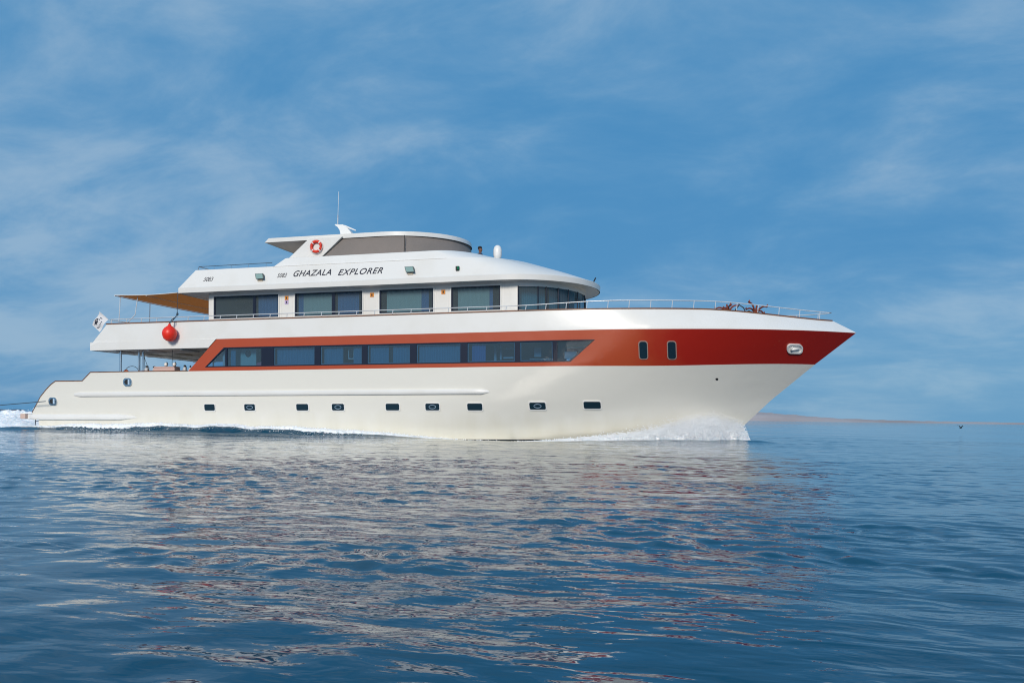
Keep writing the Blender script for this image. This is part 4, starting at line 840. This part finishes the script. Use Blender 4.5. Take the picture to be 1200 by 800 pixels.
def white_water(name, label, x0, x1, top, width, dens, seed, dfun=hbw, nw=46, drops=2500, spray=.35, flat=.8):
    nx_ = int((x1 - x0) / .035); X1 = np.linspace(x0, x1, nx_); V1 = np.linspace(0, 1, nw); X, V = np.meshgrid(X1, V1, indexing='ij')
    Wd = width(X); D = -.30 + V * (Wd + .30); Y = -(dfun(X) + D)
    env = np.where(D < 0, 1, np.cos(np.clip(D / Wd, 0, 1) * np.pi / 2) ** flat)
    n = fbm(X * 1.6, D * 2.0 + 9, seed, 7); n2 = fbm(X * .7, D * .6, seed + 50, 3); n3 = fbm(X * 7, D * 7, seed + 70, 4)
    H = top(X) * env * (.62 + .50 * n + .40 * (n2 - .5)) + .30 * (n3 - .5) * (.10 + top(X)) * np.clip(1 - V, 0, 1) - .16 * np.clip((V - .86) / .14, 0, 1)
    Z = wave(X, Y) + H - .02
    Yn = Y - .12 * (fbm(X * 3, V * 6, seed + 9, 4) - .5); Xn = X + .14 * (fbm(X * 3, V * 6, seed + 19, 4) - .5)
    co = np.stack([Xn, Yn, Z], -1).reshape(-1, 3)
    i = np.arange(nx_ - 1)[:, None] * nw; j = np.arange(nw - 1)[None]; F_ = np.stack([i + j, i + j + 1, i + nw + j + 1, i + nw + j], -1).reshape(-1, 4)
    g = np.random.default_rng(seed); dv_, df_ = [], []
    w_ = top(np.linspace(x0, x1, 400)) ** 1.3 + 1e-4; w_ /= w_.sum(); xsr = g.choice(np.linspace(x0, x1, 400), drops, p=w_) + g.normal(0, .06, drops)
    tt = top(xsr); vv = g.random(drops) ** .8; wd_ = width(xsr); ys = -(dfun(xsr) + vv * wd_ * 1.15)
    en = np.cos(np.clip(vv, 0, 1) * np.pi / 2) ** .8
    zs = wave(xsr, ys) + tt * en * (.75 + .3 * g.random(drops)) + np.abs(g.exponential(spray * .35, drops)) * np.minimum(tt * 1.6, 1) * .5
    rs = .006 + .022 * g.random(drops) ** 3
    ico = np.array([(1, 0, 0), (-1, 0, 0), (0, 1, 0), (0, -1, 0), (0, 0, 1), (0, 0, -1)]); icf = np.array([(0, 2, 4), (2, 1, 4), (1, 3, 4), (3, 0, 4), (2, 0, 5), (1, 2, 5), (3, 1, 5), (0, 3, 5)])
    dvv = (np.stack([xsr, ys, zs], -1)[:, None] + ico[None] * rs[:, None, None]).reshape(-1, 3); base = len(co)
    dff = (icf[None] + (base + 6 * np.arange(drops))[:, None, None]).reshape(-1, 3)
    allv = np.concatenate([co, dvv]); fs = [tuple(q) for q in F_.tolist()] + [tuple(q) for q in dff.tolist()]
    o = link(name, allv.tolist(), fs, M['foam'], None, True); tag(o, label, 'foam', kind='stuff')
    rr_ = np.concatenate([(np.clip(.35 - V, 0, .35) / .35 * .25 + np.clip((V - .5) / .5, 0, 1) * .9).ravel(), np.zeros(len(dvv))]); a_ = o.data.attributes.new('thin', 'FLOAT', 'POINT'); a_.data.foreach_set('value', rr_.astype(np.float32)); return o
white_water('bow_spray', 'white bow wave breaking at the foot of the stem', -9.0, .62,
            lambda x: np.interp(x, [-9, -7.5, -5.6, -4.4, -3.2, -2.2, -1.2, -.3, .2, .5, .62], [.03, .08, .20, .34, .56, .86, 1.06, 1.04, .85, .4, .05]),
            lambda x: np.interp(x, [-9, -5, -2, 0, .62], [.35, .6, 1.15, 1.1, .6]), 1, 21, drops=16000, spray=.42)
white_water('side_foam', 'long thin line of white foam along the foot of the hull', -33.2, -9.2,
            lambda x: np.interp(x, [-33.2, -30, -26, -22, -18, -15, -12, -9.2], [.14, .18, .22, .26, .22, .18, .10, .03]),
            lambda x: np.interp(x, [-33.2, -28, -22, -16, -9.2], [1.1, 1.25, 1.45, 1.2, .4]), .9, 41, drops=5000, spray=.12, flat=.35)
def stern_w(x): return np.full_like(np.asarray(x, float), 7.5)
white_water('stern_wake', 'churned white wake heaped up behind the stern', -52, -33.9,
            lambda x: np.interp(x, [-52, -45, -40, -37, -35, -33.9], [.6, .75, .9, 1.0, .95, .5]),
            stern_w, 1, 61, dfun=lambda x: np.full_like(np.asarray(x, float), -3.4), nw=140, drops=3500, spray=.3)

# ------------------------------------------------------------------ far shores
def shore(name, label, p_lo, p_hi, dist, hgt, depth, m, seed):
    # bearings in degrees right of the camera axis
    n = 260; bb = np.linspace(p_lo, p_hi, n); rows = []
    for j, dd in enumerate(np.linspace(0, depth, 12)):
        v = j / 11; prof = math.sin(math.pi * min(v * .5 / .45, 1)) if v < .9 else 0
        A = np.radians(-bb) + YAW; rr_ = dist + dd
        x = -rr_ * np.sin(A); y = -38.25 + rr_ * np.cos(A)
        z = hgt(bb) * (.35 + .65 * math.sin(math.pi * v)) * (.72 + .5 * fbm(bb * 2.3, np.full(n, v * 3.), seed, 5)) if 0 < j < 11 else np.full(n, -1.0)
        rows.append([(float(a), float(b), float(c_)) for a, b, c_ in zip(x, y, z)])
    c = MB(); c.grid(rows); o = c.build(name, m, None, True, merge=False); tag(o, label, 'hills', kind='structure'); return o
M['sand'] = mat('pale_desert', (.50, .43, .42), .95, noise=(.004, (.40, .33, .32), .4, .65, (1, 1, 4)))  # haze over the far land is mixed into this pale colour
shore('hills', 'low pale pink desert shore on the right horizon', -4, 40, 3600, lambda b: np.interp(b, [-4, 2, 8, 12.5, 15, 16.2, 19, 21, 23, 26, 31.5, 40], [1, 12, 30, 44, 43, 38, 26, 16, 12, 9.0, 7, 2]), 900, M['sand'], 71)
M['fardark'] = mat('dark_far_shore', (.10, .12, .17), .95)
shore('hills', 'low dark shore at the left edge behind the wake', -40, -29.6, 2600, lambda b: np.interp(b, [-40, -31.2, -30.6, -30, -29.6], [3, 4, 3, 4, 1]), 500, M['fardark'], 91)
# seabird skimming the water at right
bd_ = thing('seabird', Matrix.Translation((17.85, 38.8, .52)) @ Matrix.Rotation(R(40), 4, 'Z') @ Matrix.Scale(.52, 4), 'small dark seabird skimming low over the sea below the pale shore', 'bird')
c = MB(); c.tube([(-.34, 0, .18), (-.2, 0, .12), (0, 0, .12), (.18, 0, .14), (.26, 0, .26), (.29, 0, .40), (.34, 0, .46), (.40, 0, .46), (.50, 0, .44)], [.015, .08, .12, .10, .05, .04, .05, .04, .01], 10); c.build('bird_body', M['bird'], bd_, True)
for s_ in (-1, 1):
    c = MB(); c.grid([[(.14, s_ * .08, .2), (.16, s_ * .3, .42), (.06, s_ * .62, .50)], [(-.1, s_ * .08, .2), (-.06, s_ * .3, .40), (-.04, s_ * .64, .49)]]); c.build('wing', M['bird'], bd_, True)
bpy.context.view_layer.update()
